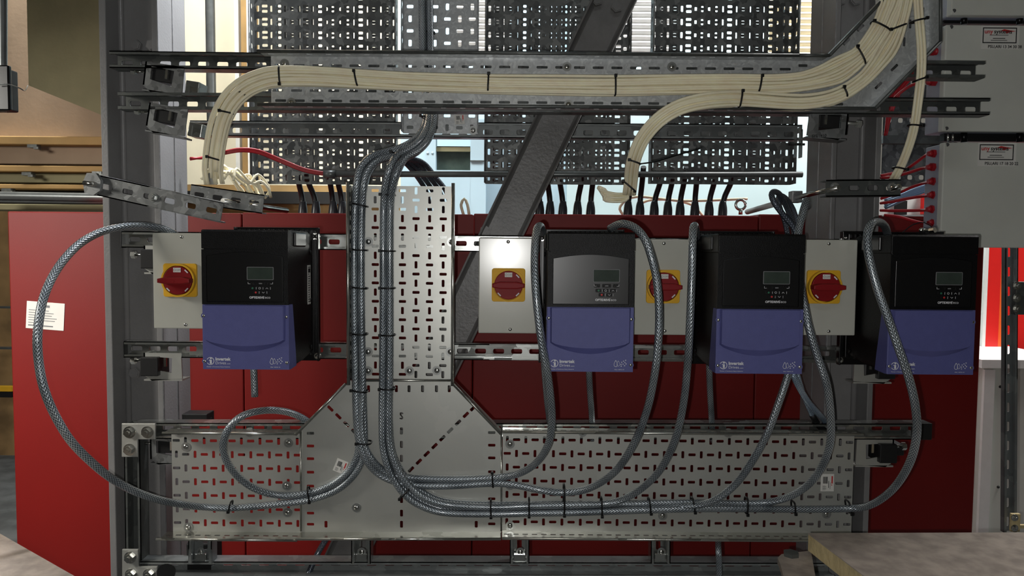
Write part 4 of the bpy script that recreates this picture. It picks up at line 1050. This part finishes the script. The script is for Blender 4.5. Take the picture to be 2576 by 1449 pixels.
def lane(k, back=False, t=0):
    L = []
    for x, y, Y in lanes[k]: L.append((x + (2 if back else 0), y + (0), Y + (.017 if (back and Y < VY+.001) else (.016 if back else 0)) - (.002 if Y == VY else 0)))
    off = {0: -9, 1: 9, 2: -6, 3: 12}[k]; dY = {0: 0, 1: 0, 2: -.019, 3: -.019}[k] + (.017 if back else 0)
    return [(x + off + (0 if k < 2 else 0), y, Y + dY) for x, y, Y in top] + L
# vertical tray bed at 1.8555; back layer cannot fit, so the back cables start near the bottom in their own lanes
V2 = 1.820
def front(k):
    return [(x, y, (V2+.0005) if Y == VY else Y-.012) for x, y, Y in lane(k)]
def rear(k):
    # the rear ones share the lanes, lying on the bed beneath the front ones
    return [(x+1, y+1, VY+.0005 if Y == VY else Y+.007) for x, y, Y in lane(k)]
# right-going pair (upper two runs)
braided('braided cable looping up to the left side of the second drive, from the uppermost run', front(1) + [(908, 1060, 1.822), (915, 1115, 1.822), (937, 1158, 1.825), (968, 1186, 1.836), (1010, 1199, 1.842), (1060, 1204, 1.842), (1140, 1206, 1.842), (1240, 1202, 1.84), (1300, 1193, 1.82), (1347, 1166, 1.77), (1378, 1120, 1.70), (1388, 1065, 1.66), (1386, 1010, 1.63), (1376, 930, 1.60), (1361, 850, 1.59), (1350, 760, 1.59), (1345, 680, 1.60), (1346, 615, 1.62), (1350, 580, 1.65), (1356, 569, 1.68), (1362, 572, 1.72), (1366, 590, 1.76)])
braided('braided cable arching over the top right corner of the second drive, from the second run', front(0) + [(897, 1060, 1.822), (905, 1117, 1.822), (925, 1163, 1.825), (955, 1194, 1.836), (1000, 1214, 1.842), (1060, 1222, 1.842), (1140, 1222, 1.842), (1240, 1216, 1.84), (1300, 1221, 1.83), (1360, 1233, 1.82), (1420, 1239, 1.82), (1480, 1229, 1.80), (1545, 1188, 1.74), (1595, 1115, 1.68), (1628, 1030, 1.64), (1647, 940, 1.61), (1656, 860, 1.60), (1658, 780, 1.60), (1652, 705, 1.60), (1638, 645, 1.60), (1620, 598, 1.61), (1594, 571, 1.63), (1562, 563, 1.66), (1535, 575, 1.70)])
# lower bundle (front pair)
braided('braided cable rising to the gap left of the third drive, from the lower run', front(3) + [(978, 1060, 1.822), (983, 1130, 1.822), (1003, 1185, 1.82), (1035, 1228, 1.822), (1075, 1255, 1.826), (1130, 1270, 1.83), (1240, 1276, 1.83), (1330, 1273, 1.83), (1420, 1271, 1.83), (1515, 1268, 1.83), (1570, 1255, 1.82), (1622, 1222, 1.79), (1665, 1175, 1.75), (1700, 1100, 1.70), (1720, 1010, 1.66), (1731, 900, 1.62), (1736, 800, 1.60), (1740, 700, 1.60), (1742, 620, 1.60), (1744, 578, 1.62), (1747, 568, 1.65), (1750, 575, 1.72), (1752, 600, 1.78)])
braided('braided cable swinging out past the right column to the top of the rightmost drive', front(2) + [(961, 1060, 1.822), (964, 1130, 1.822), (982, 1190, 1.82), (1014, 1240, 1.822), (1058, 1272, 1.826), (1120, 1290, 1.83), (1240, 1293, 1.83), (1330, 1291, 1.83), (1420, 1290, 1.83), (1515, 1287, 1.83), (1636, 1283, 1.83), (1745, 1280, 1.83), (1885, 1280, 1.83), (2000, 1281, 1.83), (2140, 1279, 1.82), (2195, 1268, 1.77), (2248, 1228, 1.69), (2288, 1165, 1.62), (2306, 1092, 1.58), (2302, 1020, 1.56), (2286, 950, 1.555), (2262, 880, 1.555), (2234, 800, 1.56), (2205, 720, 1.57), (2186, 645, 1.58), (2182, 595, 1.59), (2192, 563, 1.61), (2210, 558, 1.64), (2226, 570, 1.68), (2234, 595, 1.72)])
# rear pair of right lanes
braided('braided cable rising behind the bottom right corner of the third drive', rear(2) + [(963, 1060, 1.8385), (967, 1130, 1.84), (985, 1188, 1.842), (1018, 1232, 1.843), (1060, 1262, 1.846), (1125, 1282, 1.847), (1240, 1288, 1.847), (1420, 1286, 1.847), (1636, 1276, 1.846), (1745, 1272, 1.825), (1800, 1257, 1.80), (1850, 1218, 1.78), (1892, 1160, 1.76), (1930, 1090, 1.74), (1960, 1010, 1.73), (1980, 950, 1.73), (1985, 925, 1.73)])
braided('braided cable rising between the third drive and the rightmost isolator', rear(3) + [(980, 1060, 1.8385), (986, 1130, 1.84), (1007, 1182, 1.842), (1040, 1222, 1.843), (1080, 1248, 1.846), (1130, 1264, 1.847), (1240, 1270, 1.847), (1420, 1268, 1.847), (1560, 1268, 1.845), (1640, 1266, 1.84), (1745, 1265, 1.84), (1885, 1267, 1.84), (1960, 1258, 1.82), (2020, 1230, 1.78), (2062, 1183, 1.73), (2086, 1125, 1.68), (2090, 1060, 1.65), (2080, 970, 1.63), (2056, 895, 1.63), (2035, 825, 1.63), (2024, 770, 1.645), (2015, 720, 1.67), (2008, 650, 1.70), (2008, 590, 1.73), (2017, 545, 1.75), (2026, 513, 1.77), (2029, 505, 1.79), (2031, 520, 1.83)])
# rear pair of left lanes, turning left
braided('braided cable making the small loop over the left tray', rear(0) + [(898, 1060, 1.8385), (903, 1110, 1.84), (897, 1150, 1.842), (875, 1187, 1.842), (832, 1220, 1.842), (775, 1241, 1.842), (705, 1246, 1.84), (645, 1231, 1.82), (600, 1200, 1.80), (570, 1160, 1.78), (561, 1118, 1.77), (575, 1078, 1.77), (610, 1046, 1.78), (660, 1033, 1.81), (710, 1034, 1.85), (752, 1047, 1.88), (782, 1068, 1.90), (800, 1100, 1.92)])
braided('big looping braided cable swinging out left of the left column to the first isolator', rear(1) + [(916, 1060, 1.8385), (917, 1115, 1.84), (911, 1157, 1.842), (889, 1197, 1.842), (845, 1234, 1.842), (780, 1257, 1.842), (700, 1268, 1.84), (640, 1274, 1.838), (575, 1278, 1.835), (510, 1275, 1.82), (460, 1269, 1.78), (400, 1257, 1.72), (340, 1236, 1.66), (280, 1203, 1.61), (225, 1158, 1.57), (175, 1105, 1.54), (135, 1038, 1.52), (110, 975, 1.51), (98, 915, 1.51), (94, 855, 1.51), (99, 800, 1.52), (110, 748, 1.54), (132, 697, 1.57), (162, 652, 1.60), (202, 612, 1.64), (250, 585, 1.68), (300, 572, 1.71), (350, 568, 1.74), (400, 573, 1.77), (435, 586, 1.80), (450, 600, 1.82)])
# short drops
G2_ = 'short braided drops under the drives'
braided('short braided cable end hanging under the leftmost drive', [(637, 900, 1.75), (639, 940, 1.75), (641, 998, 1.75)], .0082)
braided('short braided cable dropping behind the tray under the second drive', [(1480, 900, 1.79), (1484, 980, 1.82), (1489, 1050, 1.87), (1491, 1110, 1.93)], .0080)
braided('short braided cable dropping behind the tray under the left part of the third drive', [(1783, 900, 1.79), (1786, 980, 1.82), (1790, 1050, 1.87), (1793, 1110, 1.93)], .0078)
braided('short dark braided cable just left of the second drive bottom, behind a longer one', [(1366, 880, 1.75), (1370, 940, 1.77), (1376, 1010, 1.82), (1382, 1062, 1.88), (1385, 1110, 1.93)], .0074)
braided('pale blue braided cable curving down under the third drive', [(1990, 925, 1.76), (2004, 962, 1.76), (2032, 1010, 1.80), (2060, 1042, 1.84), (2090, 1075, 1.92)], .0076, 'braidblue')
t = thing('braided_cable', 'pale blue braided cable with a black taped end behind the third drive', 'cable', P(2045, 1060, 1.9), G)
m = MB(uv=True); m.fix = False; m.tube(smooth_path(pp([(2002, 925, 1.80), (2012, 965, 1.80), (2026, 1005, 1.83), (2044, 1046, 1.87)])), .0066, 12); m.build('sheath', 'braidblue', t)
m = MB(); m.tube(smooth_path(pp([(2042, 1042, 1.868), (2056, 1066, 1.88), (2075, 1085, 1.89)])), .0082, 12); m.build('taped_end', 'rubber', t)
braided('braided cable crossing the bottom strut below the right tray', [(1806, 1330, 1.93), (1807, 1380, 1.83), (1809, 1420, 1.825), (1810, 1520, 1.82)], .0078)
braided('dark braided cable slanting down behind the short struts, lower left of the centre', [(830, 1340, 1.93), (806, 1380, 1.92), (786, 1420, 1.90), (770, 1460, 1.88)], .0078, 'braiddk')
# loops above drive three
braided('outer braided loop rising above the third drive beside the right column', [(2010, 610, 1.76), (1998, 575, 1.76), (1970, 540, 1.76), (1948, 510, 1.76), (1941, 490, 1.77), (1948, 482, 1.79), (1962, 490, 1.82), (1976, 515, 1.84), (1990, 550, 1.86), (2000, 600, 1.88)], .0070, 'braiddk')
braided('inner braided loop behind the outer one above the third drive', [(1985, 610, 1.84), (1975, 560, 1.83), (1961, 520, 1.83), (1958, 498, 1.84), (1966, 492, 1.86), (1982, 505, 1.88), (2000, 540, 1.89), (2012, 610, 1.90)], .0064, 'braiddk')
# extra pale/purple cables behind the centre
G3 = 'dark glossy cables slanting behind the conduit'
for i in range(4):
    m = MB(uv=True); m.fix = False
    m.tube(smooth_path(pp([(985+i*14, 385+i*4, 2.38), (1020+i*15, 410, 2.42), (1050+i*15, 445, 2.46), (1075+i*17, 490, 2.5), (1085+i*17, 560, 2.55)])), .0085, 10)
    tag(m.build('slanting_cable', 'braiddk'), 'dark glossy cable slanting down behind the conduit and vertical tray, %s of four' % ('leftmost', 'second from left', 'third from left', 'rightmost')[i], 'cable', G3)
# black cables into the cabinet tops
G4 = 'black cables entering the red cabinet tops'
spots = [(752, 762), (777, 795), (831, 838), (851, 861)] + [(1352, 1358), (1378, 1384), (1409, 1416), (1462, 1453), (1491, 1486), (1590, 1580), (1615, 1610), (1660, 1646), (1690, 1680), (1720, 1711), (1752, 1748), (1796, 1784), (1838, 1818)]
for i, (xt, xb) in enumerate(spots):
    left = i < 4; side = 'left of the vertical tray' if left else ('just right of the diagonal brace' if i < 9 else 'under the rightmost perforated tray')
    idx = i if left else (i-4 if i < 9 else i-9)
    ords = ['first', 'second', 'third', 'fourth', 'fifth', 'sixth', 'seventh', 'eighth']
    t = thing('black_cable', 'black booted cable entering the cabinet top %s, %s from left' % (side, ords[idx]), 'cable', P(xb, 540, 2.62), G4)
    m = MB(); m.tube(smooth_path(pp([(xt+ (xt-xb)*.8, 420, 2.56), (xt, 462, 2.6), (xb + (xt-xb)*.25, 495, 2.62), (xb, 520, 2.62)])), .0098, 12); m.build('sheath', 'blkcable', t)
    m = MB(); m.tube(smooth_path(pp([(xb+1, 506, 2.62), (xb, 516, 2.62), (xb, 528, 2.62), (xb-1, 545, 2.62)]), .006), lambda q: .0105 + .006*math.sin(min(1, q*1.2)*math.pi*.5), 12); m.build('boot', 'boot', t)
# loose pale loops at cabinet top
for i, (pts, lab) in enumerate((([(1880, 500, 2.75), (1720, 505, 2.75), (1600, 495, 2.75), (1560, 520, 2.75), (1570, 545, 2.75)], 'thin cream cable arching over the cabinet top behind the black cables, left end'),
        ([(1600, 545, 2.78), (1620, 508, 2.78), (1680, 502, 2.78), (1740, 515, 2.78), (1770, 545, 2.78)], 'thin cream cable arching over the cabinet top among the black cables, right end'),
        ([(1166, 540, 2.55), (1160, 515, 2.55), (1168, 500, 2.55), (1176, 515, 2.55), (1180, 540, 2.55)], 'small cream cable loop beside the top of the vertical tray'))):
    m = MB(); m.tube(smooth_path(pp(pts)), .005, 8); tag(m.build('loose_cable', 'cream'), lab, 'cable')
# ================================================================== cream cable bundles
def bundle(path, width, n, r, group, label, seed, spread=.4, mat='cream', ystart=0, name='cream_cable', Y=1.79, thick=3, taper=None, ends=0):
    random.seed(seed)
    base = [Vector(p) for p in smooth_path(pp(path), .02)]; N_ = len(base)
    cols = max(1, math.ceil(n/thick)); slots = []
    for k in range(n):
        b = k // cols; a = (k % cols)/max(1, cols-1)*2-1
        if b % 2: a = (a + 1/max(1, cols-1))*.93 if a < .99 else 0
        slots.append([a*(width/2-r), b*r*1.75, random.uniform(0, 6.28), random.uniform(.02, .06)])
    for k, (a, b, ph, fr) in enumerate(slots):
        pts = []
        for i, p in enumerate(base):
            T = (base[min(i+1, N_-1)] - base[max(i-1, 0)]).normalized(); nrm = T.cross(Vector((0, 1, 0))).normalized()
            f = i/(N_-1); wv = (taper(f) if taper else 1)
            da = a*wv + math.sin(ph + i*fr*2.4)*r*spread; db = b + math.cos(ph*1.7 + i*fr*2)*r*.35 + r
            pts.append(p + nrm*da + Vector((0, 1, 0))*db)
        if ends: pts = pts[random.randint(0, ends):]
        m = MB(); m.tube(smooth_path(pts[::2] + ([pts[-1]] if (N_ % 2 == 0) else []), .02), r, 8)
        tag(m.build(name, mat), label, 'cable', group)
GW = 'cream cables in the thick bundle along the upper tray'
mainp = [(536, 462, 1.80), (531, 430, 1.79), (536, 370, 1.775), (549, 305, 1.76), (571, 258, 1.745), (606, 221, 1.745), (650, 199, 1.745), (700, 189, 1.75), (800, 190, 1.765), (900, 196, 1.77), (1000, 202, 1.77), (1100, 206, 1.77), (1230, 210, 1.77), (1400, 212, 1.77), (1550, 213, 1.77), (1700, 210, 1.77), (1850, 208, 1.77), (1918, 209, 1.77), (1980, 207, 1.77), (2030, 201, 1.77), (2090, 184, 1.77), (2133, 162, 1.77), (2169, 136, 1.77), (2198, 100, 1.77), (2221, 63, 1.77), (2238, 20, 1.77), (2246, 0, 1.77), (2262, -80, 1.77)]
bundle(mainp, .046, 19, .0037, GW, 'cream cable in the thick bundle running along the upper tray', 11, taper=lambda f: 1.0 + .45*math.exp(-((f-.835)/.025)**2) + .3*math.exp(-((f-1.0)/.04)**2), ends=3)
GW2 = 'cream cables in the second bundle that drops down right of the brace'
secp = [(1583, 490, 1.86), (1587, 455, 1.84), (1592, 410, 1.80), (1612, 355, 1.775), (1655, 302, 1.75), (1715, 266, 1.74), (1790, 250, 1.745), (1866, 247, 1.765), (1940, 252, 1.77), (2020, 256, 1.77), (2080, 248, 1.77), (2129, 230, 1.77), (2182, 192, 1.77), (2222, 142, 1.77), (2250, 96, 1.77), (2264, 62, 1.77), (2278, 10, 1.77), (2292, -80, 1.77)]
bundle(secp, .036, 14, .0037, GW2, 'cream cable in the second bundle, which bends down right of the diagonal brace', 12, taper=lambda f: 1 + .5*math.exp(-((f-.80)/.045)**2))
GW3 = 'cream cables in the slim upright bundle by the control boxes'
thp = [(2250, 452, 1.86), (2268, 420, 1.84), (2290, 365, 1.81), (2304, 310, 1.79), (2312, 250, 1.775), (2319, 190, 1.77), (2320, 120, 1.77), (2315, 60, 1.77), (2311, 0, 1.77), (2309, -80, 1.77)]
bundle(thp, .022, 6, .0038, GW3, 'cream cable in the slim upright bundle left of the grey control boxes', 13, spread=.3, thick=2)
# curled ends
GE = 'loose curled cream cable ends under the thick bundle'
random.seed(21)
for i in range(11):
    u = random.uniform; L = [(512+i*7+u(-8, 8), 445+u(-15, 15), 1.88+u(0, .04)), (535+i*6, 424+u(-14, 10), 1.93), (562+i*7, 422+i*4+u(-8, 8), 1.93+u(0, .06)), (586+i*7, 446+u(-14, 14), 1.98), (598+i*8+u(-8, 8), 474+u(-6, 6), 1.98+u(0, .04)), (618+i*6+u(-6, 6), 500+u(-4, 10), 2.02)]
    m = MB(); m.tube(smooth_path(pp(L)), .0038, 8); tag(m.build('curled_cable', 'cream'), 'curled cream cable end below the thick bundle at the left column', 'cable', GE)
GE2 = 'loose looped cream ends under the second bundle'
for i in range(7):
    L = [(1590-i*2, 476, 1.865+.005*(i % 3)), (1580, 486+i*2.2, 1.87), (1556+i, 488+i*3.2, 1.865+.005*(i % 3)), (1530-i, 484+i*3.6, 1.87), (1508+i*2, 478+i*3.2, 1.865+.006*(i % 3)), (1506+i*4, 470+i*2.5, 1.88), (1522+i, 476+i*1.5, 1.90)]
    m = MB(); m.tube(smooth_path(pp(L)), .0034, 8); tag(m.build('curled_cable', 'cream'), 'cream cable end looped back left under the second bundle', 'cable', GE2)
# ================================================================== red cables
GR = 'red cables curving into the conduit end'
for i in range(4):
    L = [(478, 398+i, 2.05), (520, 397-i, 2.08), (560, 383+i*1.5, 2.1), (605, 374+i*2.2, 2.12), (650, 378+i*2.5, 2.15), (705, 400+i*2.5, 2.18), (765, 424+i*2.2, 2.2), (820, 435+i*2, 2.22)]
    m = MB(); m.tube(smooth_path(pp(L)), .0034, 8); tag(m.build('red_cable', 'redcable'), 'red cable curving from the left column down into the conduit end', 'cable', GR)
gl = [(2345, 92, 1), (2340, 130, 1), (2345, 206, 0), (2348, 386, 2), (2345, 420, 2), (2348, 456, 2), (2348, 490, 2), (2345, 526, 2), (2348, 560, 2)]
GG = 'red glands and wires on the left sides of the control boxes'
names = ['uppermost red cable gland, on the middle control box', 'second red gland from the top, on the middle control box', 'red gland between the strut ends on the middle control box', 'first red gland from the top on the lowest control box', 'second red gland from the top on the lowest control box', 'third red gland from the top on the lowest control box', 'fourth red gland from the top on the lowest control box', 'fifth red gland from the top on the lowest control box', 'lowest red gland, just above the rightmost drive']
routes = [[(2325, 100), (2318, 110), (2300, 125)], [(2322, 132), (2312, 150), (2290, 200)], [(2315, 208), (2280, 222), (2240, 262), (2228, 330)], [(2330, 390), (2300, 412), (2270, 430), (2215, 442)], [(2318, 424), (2280, 436), (2240, 446), (2215, 447)], [(2320, 462), (2290, 472), (2262, 485), (2215, 500)], [(2318, 494), (2280, 500), (2240, 508), (2215, 511)], [(2318, 529), (2280, 530), (2240, 530), (2215, 529)], [(2325, 562), (2295, 555), (2260, 545), (2225, 541)]]
for (x, y, k), nm, rt in zip(gl, names, routes):
    t = thing('cable_gland', nm, 'cable gland', P(x, y, 2.04), GG); Yg = 2.025
    m = MB(); m.cyl(P(x+24, y, Yg), P(x+8, y, Yg), .0095, seg=12); m.hexa(P(x+8, y, Yg), P(x-4, y, Yg), .0115); m.cyl(P(x-4, y, Yg), P(x-14, y+1, Yg), .0095, .006); m.build('gland_body', 'redcable', t)
    m = MB(); m.tube(smooth_path(pp([(x-8, y+1, Yg)] + [(a, b, Yg+.05+.03*i) for i, (a, b) in enumerate(rt)])), .0042, 8); m.build('wire', 'redcable', t)
for i in range(4):
    m = MB(); m.tube(smooth_path(pp([(2268+i*10, 190, 2.15), (2252+i*7, 220, 2.18), (2238+i*6, 250, 2.2), (2232+i*2, 300, 2.22), (2226+i, 340, 2.25)])), .004, 8)
    tag(m.build('red_wire', 'redcable'), 'red wire fanning up beside the right column between the strut ends', 'cable', 'red wires fanning up beside the right column')
for i in range(4):
    m = MB(); m.tube(smooth_path(pp([(2225, 505+i*6, 2.38), (2262, 494+i*4, 2.36), (2300, 478+i*4, 2.35), (2345, 462+i*4, 2.35)])), .007, 8)
    tag(m.build('pale_cable', 'braidblue'), 'pale glossy cable fanning behind the red wires right of the right column', 'cable', 'pale cables behind the red wires')
t = thing('far_machine', 'red and white machine front glimpsed behind the red wires right of the right column', 'machine', P(2300, 600, 3.3))
wbox(2200, 480, 2420, 620, 3.3, .2).build('white_panel', 'white', t); m = MB(); a = P(2210, 618, 3.3); b = P(2420, 618, 3.3); m.box((a.x, 3.31, 0), (b.x, 3.5, a.z)); m.build('machine_base', 'boxgrey', t); wbox(2322, 480, 2350, 538, 3.28, .02).build('red_panel', 'brightred', t)
wbox(2255, 505, 2282, 540, 3.28, .02).build('dark_panel', 'rubber', t)
# ================================================================== cable ties
GT = 'black cable ties'
def tie(a, b, Y, label, depth=.020, head=0, tail=None, r=.0022):
    """band round a bundle: from pixel a to b across the bundle, front at distance Y"""
    t = thing('cable_tie', label, 'cable tie', P(*a, Y), GT); A, B = P(*a, Y), P(*b, Y); m = MB(); n = 28
    c = (A+B)/2; u = (B-A)/2; pts = []
    for i in range(n+1):
        q = 2*math.pi*i/n; cx, sy = math.cos(q), math.sin(q); cx = math.copysign(abs(cx)**.7, cx); sy = math.copysign(abs(sy)**.5, sy)
        pts.append(c + u*cx + Vector((0, depth/2 - sy*depth/2, 0)))
    m.tube(pts, r, 6, cap=False); m.build('strap', 'tie', t)
    hp = A + (B-A)*head; m = MB(); d = .0035; m.box(hp - Vector((d, .0035, d)), hp + Vector((d, .002, d)), .0008); m.build('lock_head', 'tie', t)
    if tail:
        m = MB(); m.tube(smooth_path([hp, P(*tail, Y-.01)] if len(tail) == 2 else [hp]), r*.7, 6); m.build('tail', 'tie', t)
    return t
for i, (yl, dy) in enumerate(((514, 6), (631, 0), (726, 2), (844, 0), (986, 4))):
    o = ['topmost', 'second from the top', 'middle', 'fourth from the top', 'lowest'][i]
    tie((883, yl-3), (920, yl+dy-1), V2-.0115, 'black tie on the left pair of cables over the vertical tray, %s' % o, .040)
for i, (yl, x) in enumerate(((489, 969), (631, 955), (725, 955), (844, 955), (980, 954))):
    o = ['topmost', 'second from the top', 'middle', 'fourth from the top', 'lowest'][i]
    tie((x if i else 956, yl), (990, yl+1), V2-.0115, 'black tie on the right pair of cables over the vertical tray, %s' % o, .040)
tie((896, 1117), (930, 1119), 1.81, 'black tie where the left pair of braided cables splits on the junction tray', .04)
tie((1005, 1256), (1030, 1231), 1.81, 'slanted black tie on the bend of the lower run at the junction tray centre', .036)
tie((1011, 1184), (1010, 1198), 1.832, 'small black tie where the uppermost run leaves the bend', .02)
tie((1238, 1190), (1240, 1228), 1.83, 'black tie on the two upper runs at the right edge of the junction tray', .018)
for x0, x1, y0, y1, w in ((1234, 1235, 1262, 1302, 'on the junction tray'), (1331, 1331, 1258, 1300, 'first one over the right tray'), (1514, 1515, 1256, 1300, 'third one over the right tray'), (1634, 1638, 1258, 1293, 'fourth one over the right tray'), (1744, 1749, 1256, 1290, 'fifth one over the right tray'), (1882, 1881, 1256, 1296, 'sixth one over the right tray'), (2000, 2002, 1266, 1294, 'seventh one over the right tray'), (2137, 2143, 1264, 1294, 'last one, at the tray end')):
    tie((x0, y0), (x1, y1), 1.819, 'black tie round the lower run of braided cables, %s' % w, .028, head=1)
tie((1420, 1225), (1420, 1298), 1.80, 'long black tie joining the drooping second run to the lower run', .04, head=1)
tie((772, 1228), (778, 1264), 1.83, 'black tie where the two left-going cables meet at the tray joint', .02, head=1)
tie((579, 1264), (574, 1288), 1.822, 'black tie on the big looping cable over the left tray', .02, head=1)
tie((1058, 291), (1096, 295), 1.955, 'black tie on the dark cables just below the upper tray', .035)
tie((983, 381), (1020, 398), 1.815, 'black tie on the shoulder where the four dark cables bend', .05)
tie((1064, 79), (1092, 79), 2.16, 'black tie on the dark cables in the grey shallow tray at the top', .03)
for a, b, Y, lab in (((700, 165), (703, 211), 1.742, 'first black tie from the left on the thick cream bundle along the tray'), ((890, 178), (897, 213), 1.76, 'second black tie from the left on the thick cream bundle'), ((1229, 185), (1227, 228), 1.762, 'black tie mid-way along the thick cream bundle, left of the brace'), ((1549, 190), (1549, 237), 1.762, 'black tie on the thick cream bundle right of the brace'), ((1918, 190), (1911, 229), 1.762, 'black tie on the thick cream bundle before it bends up right'),
        ((2158, 116), (2180, 158), 1.762, 'black tie on the thick cream bundle in the middle of the bend'), ((2200, 52), (2242, 74), 1.762, 'upper black tie on the thick cream bundle near the top of the view'), ((2242, 74), (2284, 58), 1.762, 'upper black tie on the second cream bundle near the top of the view'),
        ((1869, 228), (1863, 266), 1.757, 'black tie on the second cream bundle below the tray tie before the bend'), ((2124, 218), (2134, 242), 1.762, 'black tie on the second cream bundle in the bend'), ((1583, 402), (1612, 412), 1.785, 'black tie on the downturned second cream bundle, with a long tail'), ((1568, 455), (1600, 482), 1.83, 'black tie gathering the lower end of the second cream bundle'),
        ((552, 278), (581, 284), 1.745, 'black tie under the lower upper-strut on the thick cream bundle'), ((521, 394), (549, 402), 1.775, 'lower black tie on the downturned thick cream bundle'), ((598, 228), (618, 240), 1.745, 'black tie hugging the inner bend of the thick cream bundle')):
    t = tie(a, b, Y+.004, lab, .026, head=1 if a[0] == 700 else 0)
    if a == (1583, 402):
        m = MB(); m.tube(smooth_path(pp([(1612, 412, 1.79), (1650, 406, 1.80), (1700, 391, 1.82), (1760, 374, 1.85)])), .0018, 6); m.build('tail', 'tie', t)
for a, b, lab in (((2300, 52), (2332, 45), 'topmost black tie on the slim upright cream bundle'), ((2307, 202), (2331, 194), 'second black tie from the top on the slim upright cream bundle'), ((2293, 313), (2322, 316), 'third black tie from the top on the slim upright cream bundle'), ((2255, 420), (2282, 426), 'lowest black tie on the slim upright cream bundle')):
    tie(a, b, 1.762 if a[1] < 300 else (1.782 if a[1] < 400 else 1.83), lab, .026, head=1)
t = thing('corner_roll', 'black rolled tube end at the lower left bracket', 'tube', P(420, 1449, 1.83))
m = MB(); m.cyl(P(400, 1470, 1.84), P(418, 1440, 1.80), .022, seg=20); m.build('sleeve', 'rubber', t)
